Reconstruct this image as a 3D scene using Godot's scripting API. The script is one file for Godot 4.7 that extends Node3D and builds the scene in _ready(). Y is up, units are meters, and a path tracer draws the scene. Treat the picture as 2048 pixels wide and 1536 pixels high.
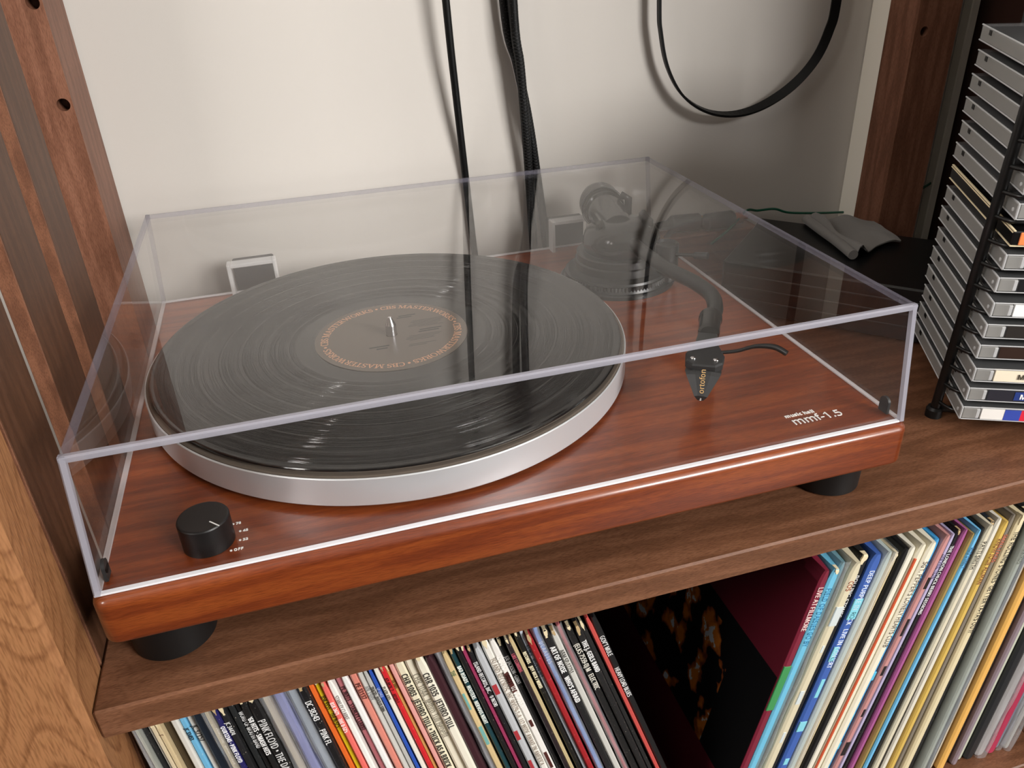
extends Node3D
# A record player with a clear dust cover on a slatted wooden bookcase, with record
# sleeves on the shelf below and a wire rack of CD cases beside it. Units: metres.

const W := 0.43          # dust cover width at its foot
const D := 0.3442        # dust cover depth
const H := 0.0726        # dust cover height
const SHELF := -0.061    # top of the shelf the player stands on
const LOWER := -0.395    # top of the shelf the sleeves stand on
const WALL := -0.386     # plane of the back wall
const INNER_L := -0.017  # inner face of the bookcase's left side
const INNER_R := 0.667

var M := {}
var taken := {}
var rng := RandomNumberGenerator.new()
var noises := {}

func _ready() -> void:
	rng.seed = 7
	setup_camera()
	setup_light()
	make_materials()
	build_room()
	build_bookcase()
	build_turntable()
	build_record()
	build_sleeves()
	build_cd_rack()
	build_wall_cables()
	build_corner_box()

# ---------------------------------------------------------------- camera and light

func setup_camera() -> void:
	var cam := Camera3D.new()
	cam.name = "camera"
	var near := 0.01
	var f := 1597.47
	cam.projection = Camera3D.PROJECTION_FRUSTUM
	cam.near = near
	cam.far = 30.0
	cam.size = 2.0 * near * 768.0 / f
	cam.frustum_offset = Vector2((1024.0 - 1040.08) / f * near, -(768.0 - 743.94) / f * near)
	cam.transform = Transform3D(Basis(Vector3(0.9571, -0.0354, 0.2875), Vector3(0.1699, 0.8724, -0.4584), Vector3(-0.2346, 0.4876, 0.841)).orthonormalized(), Vector3(0.116, 0.2563, 0.3094))
	add_child(cam)
	cam.current = true

func setup_light() -> void:
	var we := WorldEnvironment.new()
	we.name = "world"
	var e := Environment.new()
	e.background_mode = Environment.BG_SKY
	var sky := Sky.new()
	var sm := ProceduralSkyMaterial.new()
	sm.sky_top_color = Color(0.62, 0.72, 0.86)
	sm.sky_horizon_color = Color(0.86, 0.89, 0.93)
	sm.ground_bottom_color = Color(0.35, 0.34, 0.32)
	sm.ground_horizon_color = Color(0.7, 0.7, 0.68)
	sm.sky_energy_multiplier = 1.6
	sky.sky_material = sm
	e.sky = sky
	e.tonemap_mode = Environment.TONE_MAPPER_LINEAR
	e.tonemap_exposure = 0.94
	e.sdfgi_enabled = true
	e.ssao_enabled = true
	e.ssil_enabled = true
	we.environment = e
	add_child(we)
	# daylight through the window in the wall behind the camera
	var a := AreaLight3D.new()
	a.name = "window_daylight"
	a.area_size = Vector2(1.55, 1.1)
	a.light_color = Color(1.0, 0.985, 0.965)
	a.light_energy = 22.5
	a.light_size = 0.5
	a.area_range = 12.0
	a.area_attenuation = 2.0
	a.shadow_enabled = true
	a.position = Vector3(2.15, 1.25, 2.56)
	add_child(a)
	# a smaller, higher window in the left wall
	var b := AreaLight3D.new()
	b.name = "side_window_daylight"
	b.area_size = Vector2(0.9, 0.7)
	b.light_color = Color(1.0, 0.975, 0.945)
	b.light_energy = 3.8
	b.light_size = 0.4
	b.area_range = 12.0
	b.area_attenuation = 2.0
	b.shadow_enabled = true
	b.transform = Transform3D(Basis(Vector3.UP, -PI / 2), Vector3(-1.46, 1.30, 0.62))
	add_child(b)

# ---------------------------------------------------------------- helpers: nodes

func numbered(called: String) -> String:
	var n: int = taken.get(called, 0)
	taken[called] = n + 1
	return called if n == 0 else "%s_%03d" % [called, n]

func tag(o: Node3D, label := "", category := "", group := "", kind := "") -> Node3D:
	if label: o.set_meta("label", label)
	if category: o.set_meta("category", category)
	if group: o.set_meta("group", group)
	if kind: o.set_meta("kind", kind)
	return o

func thing(called: String, label: String, category: String, at := Vector3.ZERO, group := "") -> Node3D:
	var o := Node3D.new()
	o.name = numbered(called)
	o.position = at
	add_child(o)
	tag(o, label, category, group)
	return o

func part(called: String, mesh: Mesh, mat: Material, parent: Node, at := Transform3D()) -> MeshInstance3D:
	var o := MeshInstance3D.new()
	o.name = called if parent != self else numbered(called)
	o.mesh = mesh
	o.material_override = mat
	o.transform = at
	parent.add_child(o, true)
	return o

func at(x: float, y: float, z: float) -> Transform3D:
	return Transform3D(Basis(), Vector3(x, y, z))

# ---------------------------------------------------------------- helpers: shapes

func st() -> SurfaceTool:
	var s := SurfaceTool.new()
	s.begin(Mesh.PRIMITIVE_TRIANGLES)
	return s

# a triangle with its own normals, wound so that it faces the way they point
func tri(s: SurfaceTool, v: Array, n: Array, uv: Array = []) -> void:
	var order := [0, 1, 2]
	if (v[2] - v[0]).cross(v[1] - v[0]).dot(n[0] + n[1] + n[2]) < 0: order = [0, 2, 1]
	for k in order:
		s.set_normal(n[k])
		if uv: s.set_uv(uv[k])
		s.add_vertex(v[k])

# one quad, its corners clockwise as seen from outside
func quad(s: SurfaceTool, a: Vector3, b: Vector3, c: Vector3, d: Vector3) -> void:
	var n := (c - a).cross(b - a).normalized()
	if n == Vector3.ZERO:
		n = (d - a).cross(c - a).normalized()
	var uv := [Vector2(0, 1), Vector2(0, 0), Vector2(1, 0), Vector2(1, 1)]
	var p := [a, b, c, d]
	for k in [0, 1, 2, 0, 2, 3]:
		s.set_normal(n)
		s.set_uv(uv[k])
		s.add_vertex(p[k])

# a convex face turned so that it looks away from a centre
func face(s: SurfaceTool, p: Array, centre: Vector3) -> void:
	var n: Vector3 = (p[2] - p[0]).cross(p[1] - p[0])
	var mid := Vector3.ZERO
	for v in p: mid += v
	mid /= p.size()
	if n.dot(mid - centre) < 0:
		p.reverse()
		n = -n
	n = n.normalized()
	for k in range(1, p.size() - 1):
		for v in [p[0], p[k], p[k + 1]]:
			s.set_normal(n)
			s.add_vertex(v)

# a box from corner lo to corner hi with chamfered edges
func add_box(s: SurfaceTool, lo: Vector3, hi: Vector3, b := 0.0) -> void:
	var c := (lo + hi) / 2
	var h := (hi - lo) / 2
	b = min(b, min(h.x, min(h.y, h.z)) * 0.9)
	var P := func(sx, sy, sz, k):   # corner pulled in along all axes but k
		var v := Vector3(sx * (h.x - (0.0 if k == 0 else b)), sy * (h.y - (0.0 if k == 1 else b)), sz * (h.z - (0.0 if k == 2 else b)))
		return c + v
	for q in [-1, 1]:
		face(s, [P.call(q, -1, -1, 0), P.call(q, 1, -1, 0), P.call(q, 1, 1, 0), P.call(q, -1, 1, 0)], c)
		face(s, [P.call(-1, q, -1, 1), P.call(1, q, -1, 1), P.call(1, q, 1, 1), P.call(-1, q, 1, 1)], c)
		face(s, [P.call(-1, -1, q, 2), P.call(1, -1, q, 2), P.call(1, 1, q, 2), P.call(-1, 1, q, 2)], c)
	if b <= 0: return
	for q in [-1, 1]:
		for r in [-1, 1]:
			face(s, [P.call(-1, q, r, 1), P.call(1, q, r, 1), P.call(1, q, r, 2), P.call(-1, q, r, 2)], c)
			face(s, [P.call(q, -1, r, 0), P.call(q, 1, r, 0), P.call(q, 1, r, 2), P.call(q, -1, r, 2)], c)
			face(s, [P.call(q, r, -1, 0), P.call(q, r, 1, 0), P.call(q, r, 1, 1), P.call(q, r, -1, 1)], c)
			for t in [-1, 1]:
				face(s, [P.call(q, r, t, 0), P.call(q, r, t, 1), P.call(q, r, t, 2)], c)

func box(lo: Vector3, hi: Vector3, b := 0.0) -> ArrayMesh:
	var s := st()
	add_box(s, lo, hi, b)
	return s.commit()

# a profile of (radius, height) points turned round the y axis; sharp between segments unless smooth
func add_lathe(s: SurfaceTool, prof: Array, segs := 64, smooth := false, xf := Transform3D()) -> void:
	var n := prof.size()
	var norms: Array = []
	for i in n - 1:
		var d: Vector2 = prof[i + 1] - prof[i]
		norms.append(Vector2(d.y, -d.x).normalized())
	for i in n - 1:
		var na: Vector2 = norms[i]
		var nb: Vector2 = norms[i]
		if smooth:
			if i > 0: na = (norms[i - 1] + norms[i]).normalized()
			if i < n - 2: nb = (norms[i + 1] + norms[i]).normalized()
		for k in segs:
			var a0 := TAU * k / segs
			var a1 := TAU * (k + 1) / segs
			var v := []
			for c in [[prof[i], na, a0, k], [prof[i + 1], nb, a0, k], [prof[i + 1], nb, a1, k + 1], [prof[i], na, a1, k + 1]]:
				var pr: Vector2 = c[0]
				var nr: Vector2 = c[1]
				var dir := Vector3(cos(c[2]), 0, sin(c[2]))
				v.append([xf * (dir * pr.x + Vector3(0, pr.y, 0)), (xf.basis * (dir * nr.x + Vector3(0, nr.y, 0))).normalized(), Vector2(float(c[3]) / segs, pr.x / 0.1505)])
			for t in [[0, 1, 2], [0, 2, 3]]:
				if v[t[0]][0].is_equal_approx(v[t[1]][0]) or v[t[1]][0].is_equal_approx(v[t[2]][0]) or v[t[0]][0].is_equal_approx(v[t[2]][0]): continue
				tri(s, [v[t[0]][0], v[t[1]][0], v[t[2]][0]], [v[t[0]][1], v[t[1]][1], v[t[2]][1]], [v[t[0]][2], v[t[1]][2], v[t[2]][2]] if lathe_uvs else [])

func lathe(prof: Array, segs := 64, smooth := false, xf := Transform3D()) -> ArrayMesh:
	var s := st()
	add_lathe(s, prof, segs, smooth, xf)
	return s.commit()

# a round tube along points, with capped ends; radius may be a number or one per point
func add_tube(s: SurfaceTool, pts: Array, radius: Variant, segs := 10) -> void:
	var rings := []
	var up := Vector3.UP
	for i in pts.size():
		var d: Vector3 = (pts[min(i + 1, pts.size() - 1)] - pts[max(i - 1, 0)]).normalized()
		if i == 0 and absf(d.dot(up)) > 0.9: up = Vector3.RIGHT
		var side := d.cross(up).normalized()
		up = side.cross(d).normalized()
		var r: float = radius[i] if radius is Array else radius
		var ring := []
		for k in segs:
			var a := TAU * k / segs
			var n := side * cos(a) + up * sin(a)
			ring.append([pts[i] + n * r, n])
		rings.append(ring)
	for i in pts.size() - 1:
		for k in segs:
			var q := [rings[i][k], rings[i + 1][k], rings[i + 1][(k + 1) % segs], rings[i][(k + 1) % segs]]
			for t in [[0, 1, 2], [0, 2, 3]]:
				tri(s, [q[t[0]][0], q[t[1]][0], q[t[2]][0]], [q[t[0]][1], q[t[1]][1], q[t[2]][1]])
	for e in [0, pts.size() - 1]:
		var n2: Vector3 = (pts[0] - pts[1]).normalized() if e == 0 else (pts[e] - pts[e - 1]).normalized()
		for k in segs:
			var a: Vector3 = rings[e][k][0]
			var b: Vector3 = rings[e][(k + 1) % segs][0]
			tri(s, [pts[e], a, b], [n2, n2, n2])

func tube(pts: Array, radius: Variant, segs := 10) -> ArrayMesh:
	var s := st()
	add_tube(s, pts, radius, segs)
	return s.commit()

# a smooth curve through the given points
func curve(pts: Array, steps := 8) -> Array:
	var out := []
	for i in pts.size() - 1:
		var a: Vector3 = pts[max(i - 1, 0)]
		var b: Vector3 = pts[i]
		var c: Vector3 = pts[i + 1]
		var d: Vector3 = pts[min(i + 2, pts.size() - 1)]
		for k in steps:
			out.append(b.cubic_interpolate(c, a, d, float(k) / steps))
	out.append(pts[-1])
	return out

# an outline in the xz plane raised from y0 to y1, with a chamfer at its top
func add_prism(s: SurfaceTool, outline: Array, y0: float, y1: float, b := 0.0, taper := 1.0) -> void:
	var c := Vector2.ZERO
	for p in outline: c += p
	c /= outline.size()
	var mid := Vector3(c.x, (y0 + y1) / 2, c.y)
	var low := []
	var high := []
	var top := []
	for p in outline:
		var q: Vector2 = p
		low.append(Vector3(c.x + (q.x - c.x) * taper, y0, c.y + (q.y - c.y) * taper))
		high.append(Vector3(q.x, y1 - b, q.y))
		var inward: Vector2 = (c - q).normalized() * b
		top.append(Vector3(q.x + inward.x, y1, q.y + inward.y))
	var n := outline.size()
	for i in n:
		var j := (i + 1) % n
		face(s, [low[i], low[j], high[j], high[i]], mid)
		if b > 0: face(s, [high[i], high[j], top[j], top[i]], mid)
	face(s, top.duplicate(), mid)
	face(s, low.duplicate(), mid)

func prism(outline: Array, y0: float, y1: float, b := 0.0, taper := 1.0) -> ArrayMesh:
	var s := st()
	add_prism(s, outline, y0, y1, b, taper)
	return s.commit()

var lathe_uvs := false     # only the record needs texture coordinates on its turned surface
var fonts := {}
func font(face_name: String, bold := false) -> Font:
	var key := face_name + str(bold)
	if not fonts.has(key):
		var f := SystemFont.new()
		f.font_names = PackedStringArray([face_name])
		f.font_weight = 700 if bold else 400
		fonts[key] = f
	return fonts[key]

# lettering whose capitals are high metres tall, lying in the xy plane, starting at x = 0
func letters(text: String, high: float, bold := false, face_name := "Droid Sans", depth := 0.00025) -> TextMesh:
	var t := TextMesh.new()
	t.text = text
	t.font = font(face_name, bold)
	t.font_size = 24
	t.pixel_size = high / (24.0 * 0.72)
	t.depth = depth
	t.curve_step = 3.0
	t.horizontal_alignment = HORIZONTAL_ALIGNMENT_LEFT
	t.vertical_alignment = VERTICAL_ALIGNMENT_CENTER
	return t

# ---------------------------------------------------------------- materials

func noise_texture(seed_: int, freq: float, ramp: Array, size := 512, octaves := 4, warp := 0.0, kind := FastNoiseLite.TYPE_SIMPLEX_SMOOTH) -> NoiseTexture2D:
	var n := FastNoiseLite.new()
	n.seed = seed_
	n.noise_type = kind
	n.frequency = freq
	n.fractal_octaves = octaves
	if warp > 0:
		n.domain_warp_enabled = true
		n.domain_warp_amplitude = warp
		n.domain_warp_frequency = freq * 0.6
	var t := NoiseTexture2D.new()
	t.width = size
	t.height = size
	t.seamless = true
	t.noise = n
	if ramp.size():
		var g := Gradient.new()
		var offs := PackedFloat32Array()
		var cols := PackedColorArray()
		for r in ramp:
			offs.append(r[0])
			cols.append(r[1])
		g.offsets = offs
		g.colors = cols
		t.color_ramp = g
	return t

func plain(c: Color, rough := 0.5, metal := 0.0) -> StandardMaterial3D:
	var m := StandardMaterial3D.new()
	m.albedo_color = c
	m.roughness = rough
	m.metallic = metal
	return m

# wood: broad figure stretched along the grain, and fine pores over it
func wood(dark: Color, mid: Color, light: Color, grain: Vector3, seed_: int, rough := 0.45) -> StandardMaterial3D:
	var m := StandardMaterial3D.new()
	m.albedo_texture = noise_texture(seed_, 0.012, [[0.0, dark], [0.38, dark.lerp(mid, 0.6)], [0.5, mid], [0.62, mid.lerp(light, 0.5)], [1.0, light]], 512, 5, 18.0)
	m.uv1_triplanar = true
	m.uv1_triplanar_sharpness = 8.0
	m.uv1_scale = grain
	m.roughness = rough
	m.detail_enabled = true
	m.detail_blend_mode = BaseMaterial3D.BLEND_MODE_MUL
	m.detail_uv_layer = BaseMaterial3D.DETAIL_UV_2
	m.detail_albedo = M.pores
	m.uv2_triplanar = true
	m.uv2_triplanar_sharpness = 8.0
	m.uv2_scale = grain * 3.7
	return m

# flat-sawn wood: the growth rings as dark contour lines drawn out along the grain
func rings(base: Color, light: Color, grain: Vector3, seed_: int) -> StandardMaterial3D:
	var m := wood(base, base, light, grain, seed_, 0.42)
	var ramp := []
	var line := base * Color(0.87, 0.84, 0.81)
	for k in 11:
		var at0 := k / 11.0
		ramp.append([at0, base.lerp(light, 0.3 + 0.7 * fmod(k * 0.37, 1.0))])
		ramp.append([at0 + 0.066, base.lerp(light, 0.5)])
		ramp.append([at0 + 0.083, line])
	ramp.append([1.0, light])
	m.albedo_texture = noise_texture(seed_, 0.0045, ramp, 512, 2)
	m.uv2_scale = grain * Vector3(7, 2.5, 7)
	return m

func pane_material() -> StandardMaterial3D:
	var m := plain(Color(0, 0, 0, 0.004), 0.0)
	m.metallic_specular = 0.385
	m.transparency = BaseMaterial3D.TRANSPARENCY_ALPHA
	return m

func frosted(c: Color, alpha: float, rough := 0.35) -> StandardMaterial3D:
	var m := plain(Color(c.r, c.g, c.b, alpha), rough)
	m.transparency = BaseMaterial3D.TRANSPARENCY_ALPHA
	return m

func make_materials() -> void:
	M.pores = noise_texture(5, 0.05, [[0.0, Color(0.78, 0.75, 0.73)], [0.42, Color(0.93, 0.92, 0.91)], [0.6, Color(1, 1, 1)], [1.0, Color(1, 1, 1)]], 512, 3)
	M.wall = plain(Color(0.745, 0.726, 0.702), 0.8)
	M.room = plain(Color(0.50, 0.475, 0.44), 0.85)
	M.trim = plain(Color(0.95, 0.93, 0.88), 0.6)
	M.floor = wood(Color(0.14, 0.085, 0.055), Color(0.2, 0.13, 0.085), Color(0.25, 0.165, 0.11), Vector3(2, 10, 10), 61)
	M.ceiling = plain(Color(0.72, 0.715, 0.70), 0.9)
	M.shelf = wood(Color(0.375, 0.25, 0.175), Color(0.43, 0.288, 0.205), Color(0.485, 0.335, 0.245), Vector3(2.0, 15, 15), 11, 0.42)
	M.post = wood(Color(0.40, 0.265, 0.20), Color(0.46, 0.31, 0.24), Color(0.51, 0.355, 0.28), Vector3(20, 2.0, 20), 23, 0.45)
	M.slat_edge_lit = wood(Color(0.37, 0.235, 0.165), Color(0.435, 0.285, 0.205), Color(0.50, 0.335, 0.245), Vector3(22, 5, 22), 71, 0.5)  # lighter copy of the slat wood, painting the light on the front edges
	M.slat = wood(Color(0.285, 0.185, 0.125), Color(0.325, 0.215, 0.15), Color(0.37, 0.25, 0.18), Vector3(20, 1.8, 20), 37, 0.45)
	M.front_post = rings(Color(0.585, 0.405, 0.265), Color(0.635, 0.45, 0.30), Vector3(4.2, 1.1, 4.2), 45)
	M.post_lying = wood(Color(0.40, 0.25, 0.18), Color(0.46, 0.29, 0.21), Color(0.5, 0.33, 0.24), Vector3(2.0, 20, 20), 29, 0.45)
	M.cabinet = plain(Color(0.2, 0.11, 0.08), 0.5)
	M.plinth = wood(Color(0.39, 0.165, 0.068), Color(0.47, 0.213, 0.085), Color(0.53, 0.262, 0.108), Vector3(1.0, 18, 18), 53, 0.35)
	for k in [M.shelf, M.post, M.slat]: k.metallic_specular = 0.35
	M.plinth.clearcoat_enabled = true
	M.plinth.clearcoat = 0.7
	M.plinth.clearcoat_roughness = 0.12
	M.rubber = plain(Color(0.035, 0.036, 0.038), 0.5)
	M.black = plain(Color(0.03, 0.031, 0.033), 0.35)
	M.gloss_black = plain(Color(0.02, 0.02, 0.021), 0.12)
	M.satin_black = plain(Color(0.05, 0.052, 0.055), 0.38)
	M.dark_grey = plain(Color(0.13, 0.135, 0.14), 0.5)
	M.knob = plain(Color(0.04, 0.043, 0.048), 0.42)
	M.silver = plain(Color(0.86, 0.87, 0.885), 0.40, 0.6)
	M.silver.heightmap_enabled = true
	M.silver.heightmap_texture = noise_texture(71, 0.3, [], 256, 2)
	M.silver.heightmap_scale = 0.002
	M.silver.uv1_triplanar = true
	M.silver.uv1_scale = Vector3(25, 25, 25)
	M.chrome = plain(Color(0.85, 0.85, 0.86), 0.16, 1.0)
	M.gold = plain(Color(0.9, 0.72, 0.36), 0.25, 1.0)
	M.mat = plain(Color(0.33, 0.295, 0.26), 0.9)
	M.white_print = plain(Color(0.88, 0.88, 0.87), 0.6)
	M.gold_print = plain(Color(0.82, 0.66, 0.42), 0.5)
	M.pane = pane_material()
	M.cover_edge_gleam = frosted(Color(0.68, 0.675, 0.72), 0.55, 0.3)  # front edges: pale lavender put in for light piped along the acrylic
	M.cover_edge_gleam_thin = frosted(Color(0.52, 0.51, 0.57), 0.26, 0.3)  # back and side edges: a weaker tint of the same piped light
	M.cover_foot = frosted(Color(0.92, 0.92, 0.94), 0.75, 0.3)
	M.cover_foot_side = frosted(Color(0.85, 0.84, 0.85), 0.42, 0.3)
	M.flecks = noise_texture(83, 0.055, [[0.0, Color(0.86, 0.82, 0.74, 0)], [0.87, Color(0.86, 0.82, 0.74, 0)], [0.90, Color(0.86, 0.82, 0.74, 0.9)], [1.0, Color(0.9, 0.87, 0.8, 1)]], 512, 4)
	M.black_cable = plain(Color(0.02, 0.022, 0.023), 0.5)
	M.black_cable.metallic_specular = 0.35
	M.braid = plain(Color(0.075, 0.075, 0.075), 0.55)
	M.cloth = plain(Color(0.45, 0.44, 0.43), 0.95)
	M.cloth.rim_enabled = true
	M.cloth.rim = 0.5
	M.hinge_clear = frosted(Color(0.9, 0.9, 0.9), 0.35, 0.3)

# ---------------------------------------------------------------- the room

func struct(called: String, mesh: Mesh, mat: Material, parent: Node = self) -> MeshInstance3D:
	var o := part(called, mesh, mat, parent)
	if parent == self: o.set_meta("kind", "structure")
	return o

func build_room() -> void:
	var x0 := -1.5
	var x1 := 3.4
	var z1 := 2.6
	var y0 := -0.75
	var y1 := 2.2
	var t := 0.12
	var s := st()
	add_box(s, Vector3(x0 - t, y0 - t, WALL - t), Vector3(x1 + t, y1 + t, WALL))
	tag(struct("wall_back", s.commit(), M.wall), "off-white painted wall behind the record player and its cables")
	s = st()
	var lz := [0.15, 1.09, 0.93, 1.67]
	add_box(s, Vector3(x0 - t, y0 - t, WALL), Vector3(x0, y1 + t, lz[0]))
	add_box(s, Vector3(x0 - t, y0 - t, lz[1]), Vector3(x0, y1 + t, z1 + t))
	add_box(s, Vector3(x0 - t, y0 - t, lz[0]), Vector3(x0, lz[2], lz[1]))
	add_box(s, Vector3(x0 - t, lz[3], lz[0]), Vector3(x0, y1 + t, lz[1]))
	tag(struct("wall_left", s.commit(), M.room), "beige painted wall with the small high window, left of the bookcase")
	var w2 := Node3D.new()
	w2.name = "window_2"
	add_child(w2)
	tag(w2, "small white framed window high in the left wall", "", "", "structure")
	s = st()
	for q in [[lz[0], lz[0] + 0.04, lz[2], lz[3]], [lz[1] - 0.04, lz[1], lz[2], lz[3]], [lz[0], lz[1], lz[2], lz[2] + 0.04], [lz[0], lz[1], lz[3] - 0.04, lz[3]]]:
		add_box(s, Vector3(x0 - 0.08, q[2], q[0]), Vector3(x0 - 0.03, q[3], q[1]), 0.004)
	part("window_frame", s.commit(), M.trim, w2)
	part("pane", box(Vector3(x0 - 0.058, lz[2], lz[0]), Vector3(x0 - 0.054, lz[3], lz[1])), M.pane, w2)
	tag(struct("wall_right", box(Vector3(x1, y0 - t, WALL), Vector3(x1 + t, y1 + t, z1 + t)), M.room), "beige painted wall right of the bookcase")
	# front wall round a window opening
	var wx0 := 1.28
	var wx1 := 3.02
	var wy0 := 0.55
	var wy1 := 1.95
	s = st()
	add_box(s, Vector3(x0, y0 - t, z1), Vector3(wx0, y1 + t, z1 + t))
	add_box(s, Vector3(wx1, y0 - t, z1), Vector3(x1, y1 + t, z1 + t))
	add_box(s, Vector3(wx0, y0 - t, z1), Vector3(wx1, wy0, z1 + t))
	add_box(s, Vector3(wx0, wy1, z1), Vector3(wx1, y1 + t, z1 + t))
	tag(struct("wall_front", s.commit(), M.room), "beige painted wall with the window, behind the camera")
	tag(struct("floor", box(Vector3(x0, y0 - t, WALL), Vector3(x1, y0, z1)), M.floor), "brown wooden floor of the room")
	tag(struct("ceiling", box(Vector3(x0, y1, WALL), Vector3(x1, y1 + t, z1)), M.ceiling), "white ceiling of the room")
	var w := Node3D.new()
	w.name = "window_1"
	add_child(w)
	tag(w, "white framed window that lets the daylight in", "", "", "structure")
	s = st()
	for q in [[wx0, wx0 + 0.05, wy0, wy1], [wx1 - 0.05, wx1, wy0, wy1], [wx0, wx1, wy0, wy0 + 0.05], [wx0, wx1, wy1 - 0.05, wy1], [wx0, wx1, 1.23, 1.26]]:
		add_box(s, Vector3(q[0], q[2], z1 + 0.02), Vector3(q[1], q[3], z1 + 0.08), 0.004)
	part("window_frame", s.commit(), M.trim, w)
	part("pane", box(Vector3(wx0, wy0, z1 + 0.045), Vector3(wx1, wy1, z1 + 0.049)), M.pane, w)
	# a pale batten, and a pale strip added in place of lit wall
	tag(struct("trim_1", box(Vector3(0.668, y0, WALL), Vector3(0.700, y1, -0.3597), 0.001), M.trim), "pale vertical batten between the wall and the right rear post")
	tag(struct("trim_2", box(Vector3(0.7735, y0, WALL), Vector3(0.783, y1, -0.374), 0.001), M.trim), "pale strip added in place of lit wall between rear post and dark cabinet")

# ---------------------------------------------------------------- the bookcase

func shelf_mesh(y: float, o: Vector3) -> ArrayMesh:
	# a board whose right end is notched round the rear post
	var s := st()
	add_box(s, Vector3(-0.0165, y - 0.019, -0.372) + o, Vector3(0.6655, y, 0.0085) + o, 0.0012)
	add_box(s, Vector3(0.6655, y - 0.019, -0.318) + o, Vector3(0.704, y, 0.0085) + o, 0.0012)
	return s.commit()

func build_bookcase() -> void:
	var b := thing("bookcase", "brown wooden bookcase with slatted sides that holds the player and records", "bookcase", Vector3(0, -0.75, 0))
	var o := Vector3(0, 0.75, 0)
	var top := 1.15
	var low := -0.75
	part("shelf", shelf_mesh(SHELF, o), M.shelf, b)
	part("shelf", shelf_mesh(LOWER, o), M.shelf, b)
	part("post", box(Vector3(-0.088, low, -0.024) + o, Vector3(INNER_L, top, 0.014) + o, 0.003), M.front_post, b)
	# rear posts with drilled pin holes in their front faces
	for side in [[-0.062, INNER_L, -0.320, -0.036], [INNER_R, 0.712, -0.322, 0.7065]]:
		var csg := CSGCombiner3D.new()
		csg.name = "post"
		var body := CSGBox3D.new()
		body.name = "body"
		body.size = Vector3(side[1] - side[0], top - low, 0.062 if side[0] < 0 else 0.0375)
		body.position = Vector3((side[0] + side[1]) / 2, (top + low) / 2, side[2] - body.size.z / 2) + o
		csg.add_child(body)
		var rel := -1.0 if side[0] < 0 else 1.0
		for k in 6:
			var hole := CSGCylinder3D.new()
			hole.name = "hole"
			hole.operation = CSGShape3D.OPERATION_SUBTRACTION
			hole.radius = 0.0042
			hole.height = 0.03
			hole.sides = 20
			hole.rotation.x = PI / 2
			hole.position = Vector3(-0.0229 if rel < 0 else 0.677, (0.1609 if rel < 0 else 0.1616) + 0.0634 * k, side[2]) + o
			csg.add_child(hole)
		csg.material_override = M.post
		b.add_child(csg, true)
	for z in [[-0.074, -0.0245], [-0.152, -0.100], [-0.2247, -0.1746]]:
		part("slat", box(Vector3(-0.0248, low, z[0]) + o, Vector3(INNER_L, top, z[1]) + o, 0.001), M.slat, b)
		part("lit_edge", box(Vector3(-0.0250, low, z[1] - 0.0002) + o, Vector3(INNER_L + 0.0001, top, z[1] + 0.0009) + o, 0.0003), M.slat_edge_lit, b)  # added skin that paints the slat's front face as lit
	part("post", box(Vector3(0.709, low, -0.024) + o, Vector3(0.765, top, 0.014) + o, 0.003), M.front_post, b)
	for z in [[-0.074, -0.0245], [-0.152, -0.100]]:
		part("slat", box(Vector3(0.709, low, z[0]) + o, Vector3(0.717, top, z[1]) + o, 0.001), M.slat, b)
	part("slat", box(Vector3(0.700, low, -0.2247) + o, Vector3(0.708, top, -0.1746) + o, 0.001), M.slat, b)
	var c := thing("cabinet", "tall dark brown cabinet side beyond the wire CD rack, deepened to shade the wall", "cabinet", Vector3(0.793, -0.75, -0.19))
	part("side_panel", box(Vector3(-0.0085, 0, -0.19), Vector3(0.012, 1.9, 0.375), 0.002), M.cabinet, c)  # its unseen front is drawn out forward to shade the right-hand wall
	part("back_panel", box(Vector3(0.012, 0, -0.19), Vector3(0.5, 1.9, -0.175), 0.002), M.cabinet, c)

# ---------------------------------------------------------------- the record player

# lettering lying on the plinth: reads along x, its tops towards the wall
func flat_text(x: float, y: float, z: float, turn := 0.0) -> Transform3D:
	return Transform3D(Basis(Vector3.UP, turn) * Basis(Vector3(1, 0, 0), Vector3(0, 0, -1), Vector3(0, 1, 0)), Vector3(x, y, z))

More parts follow.
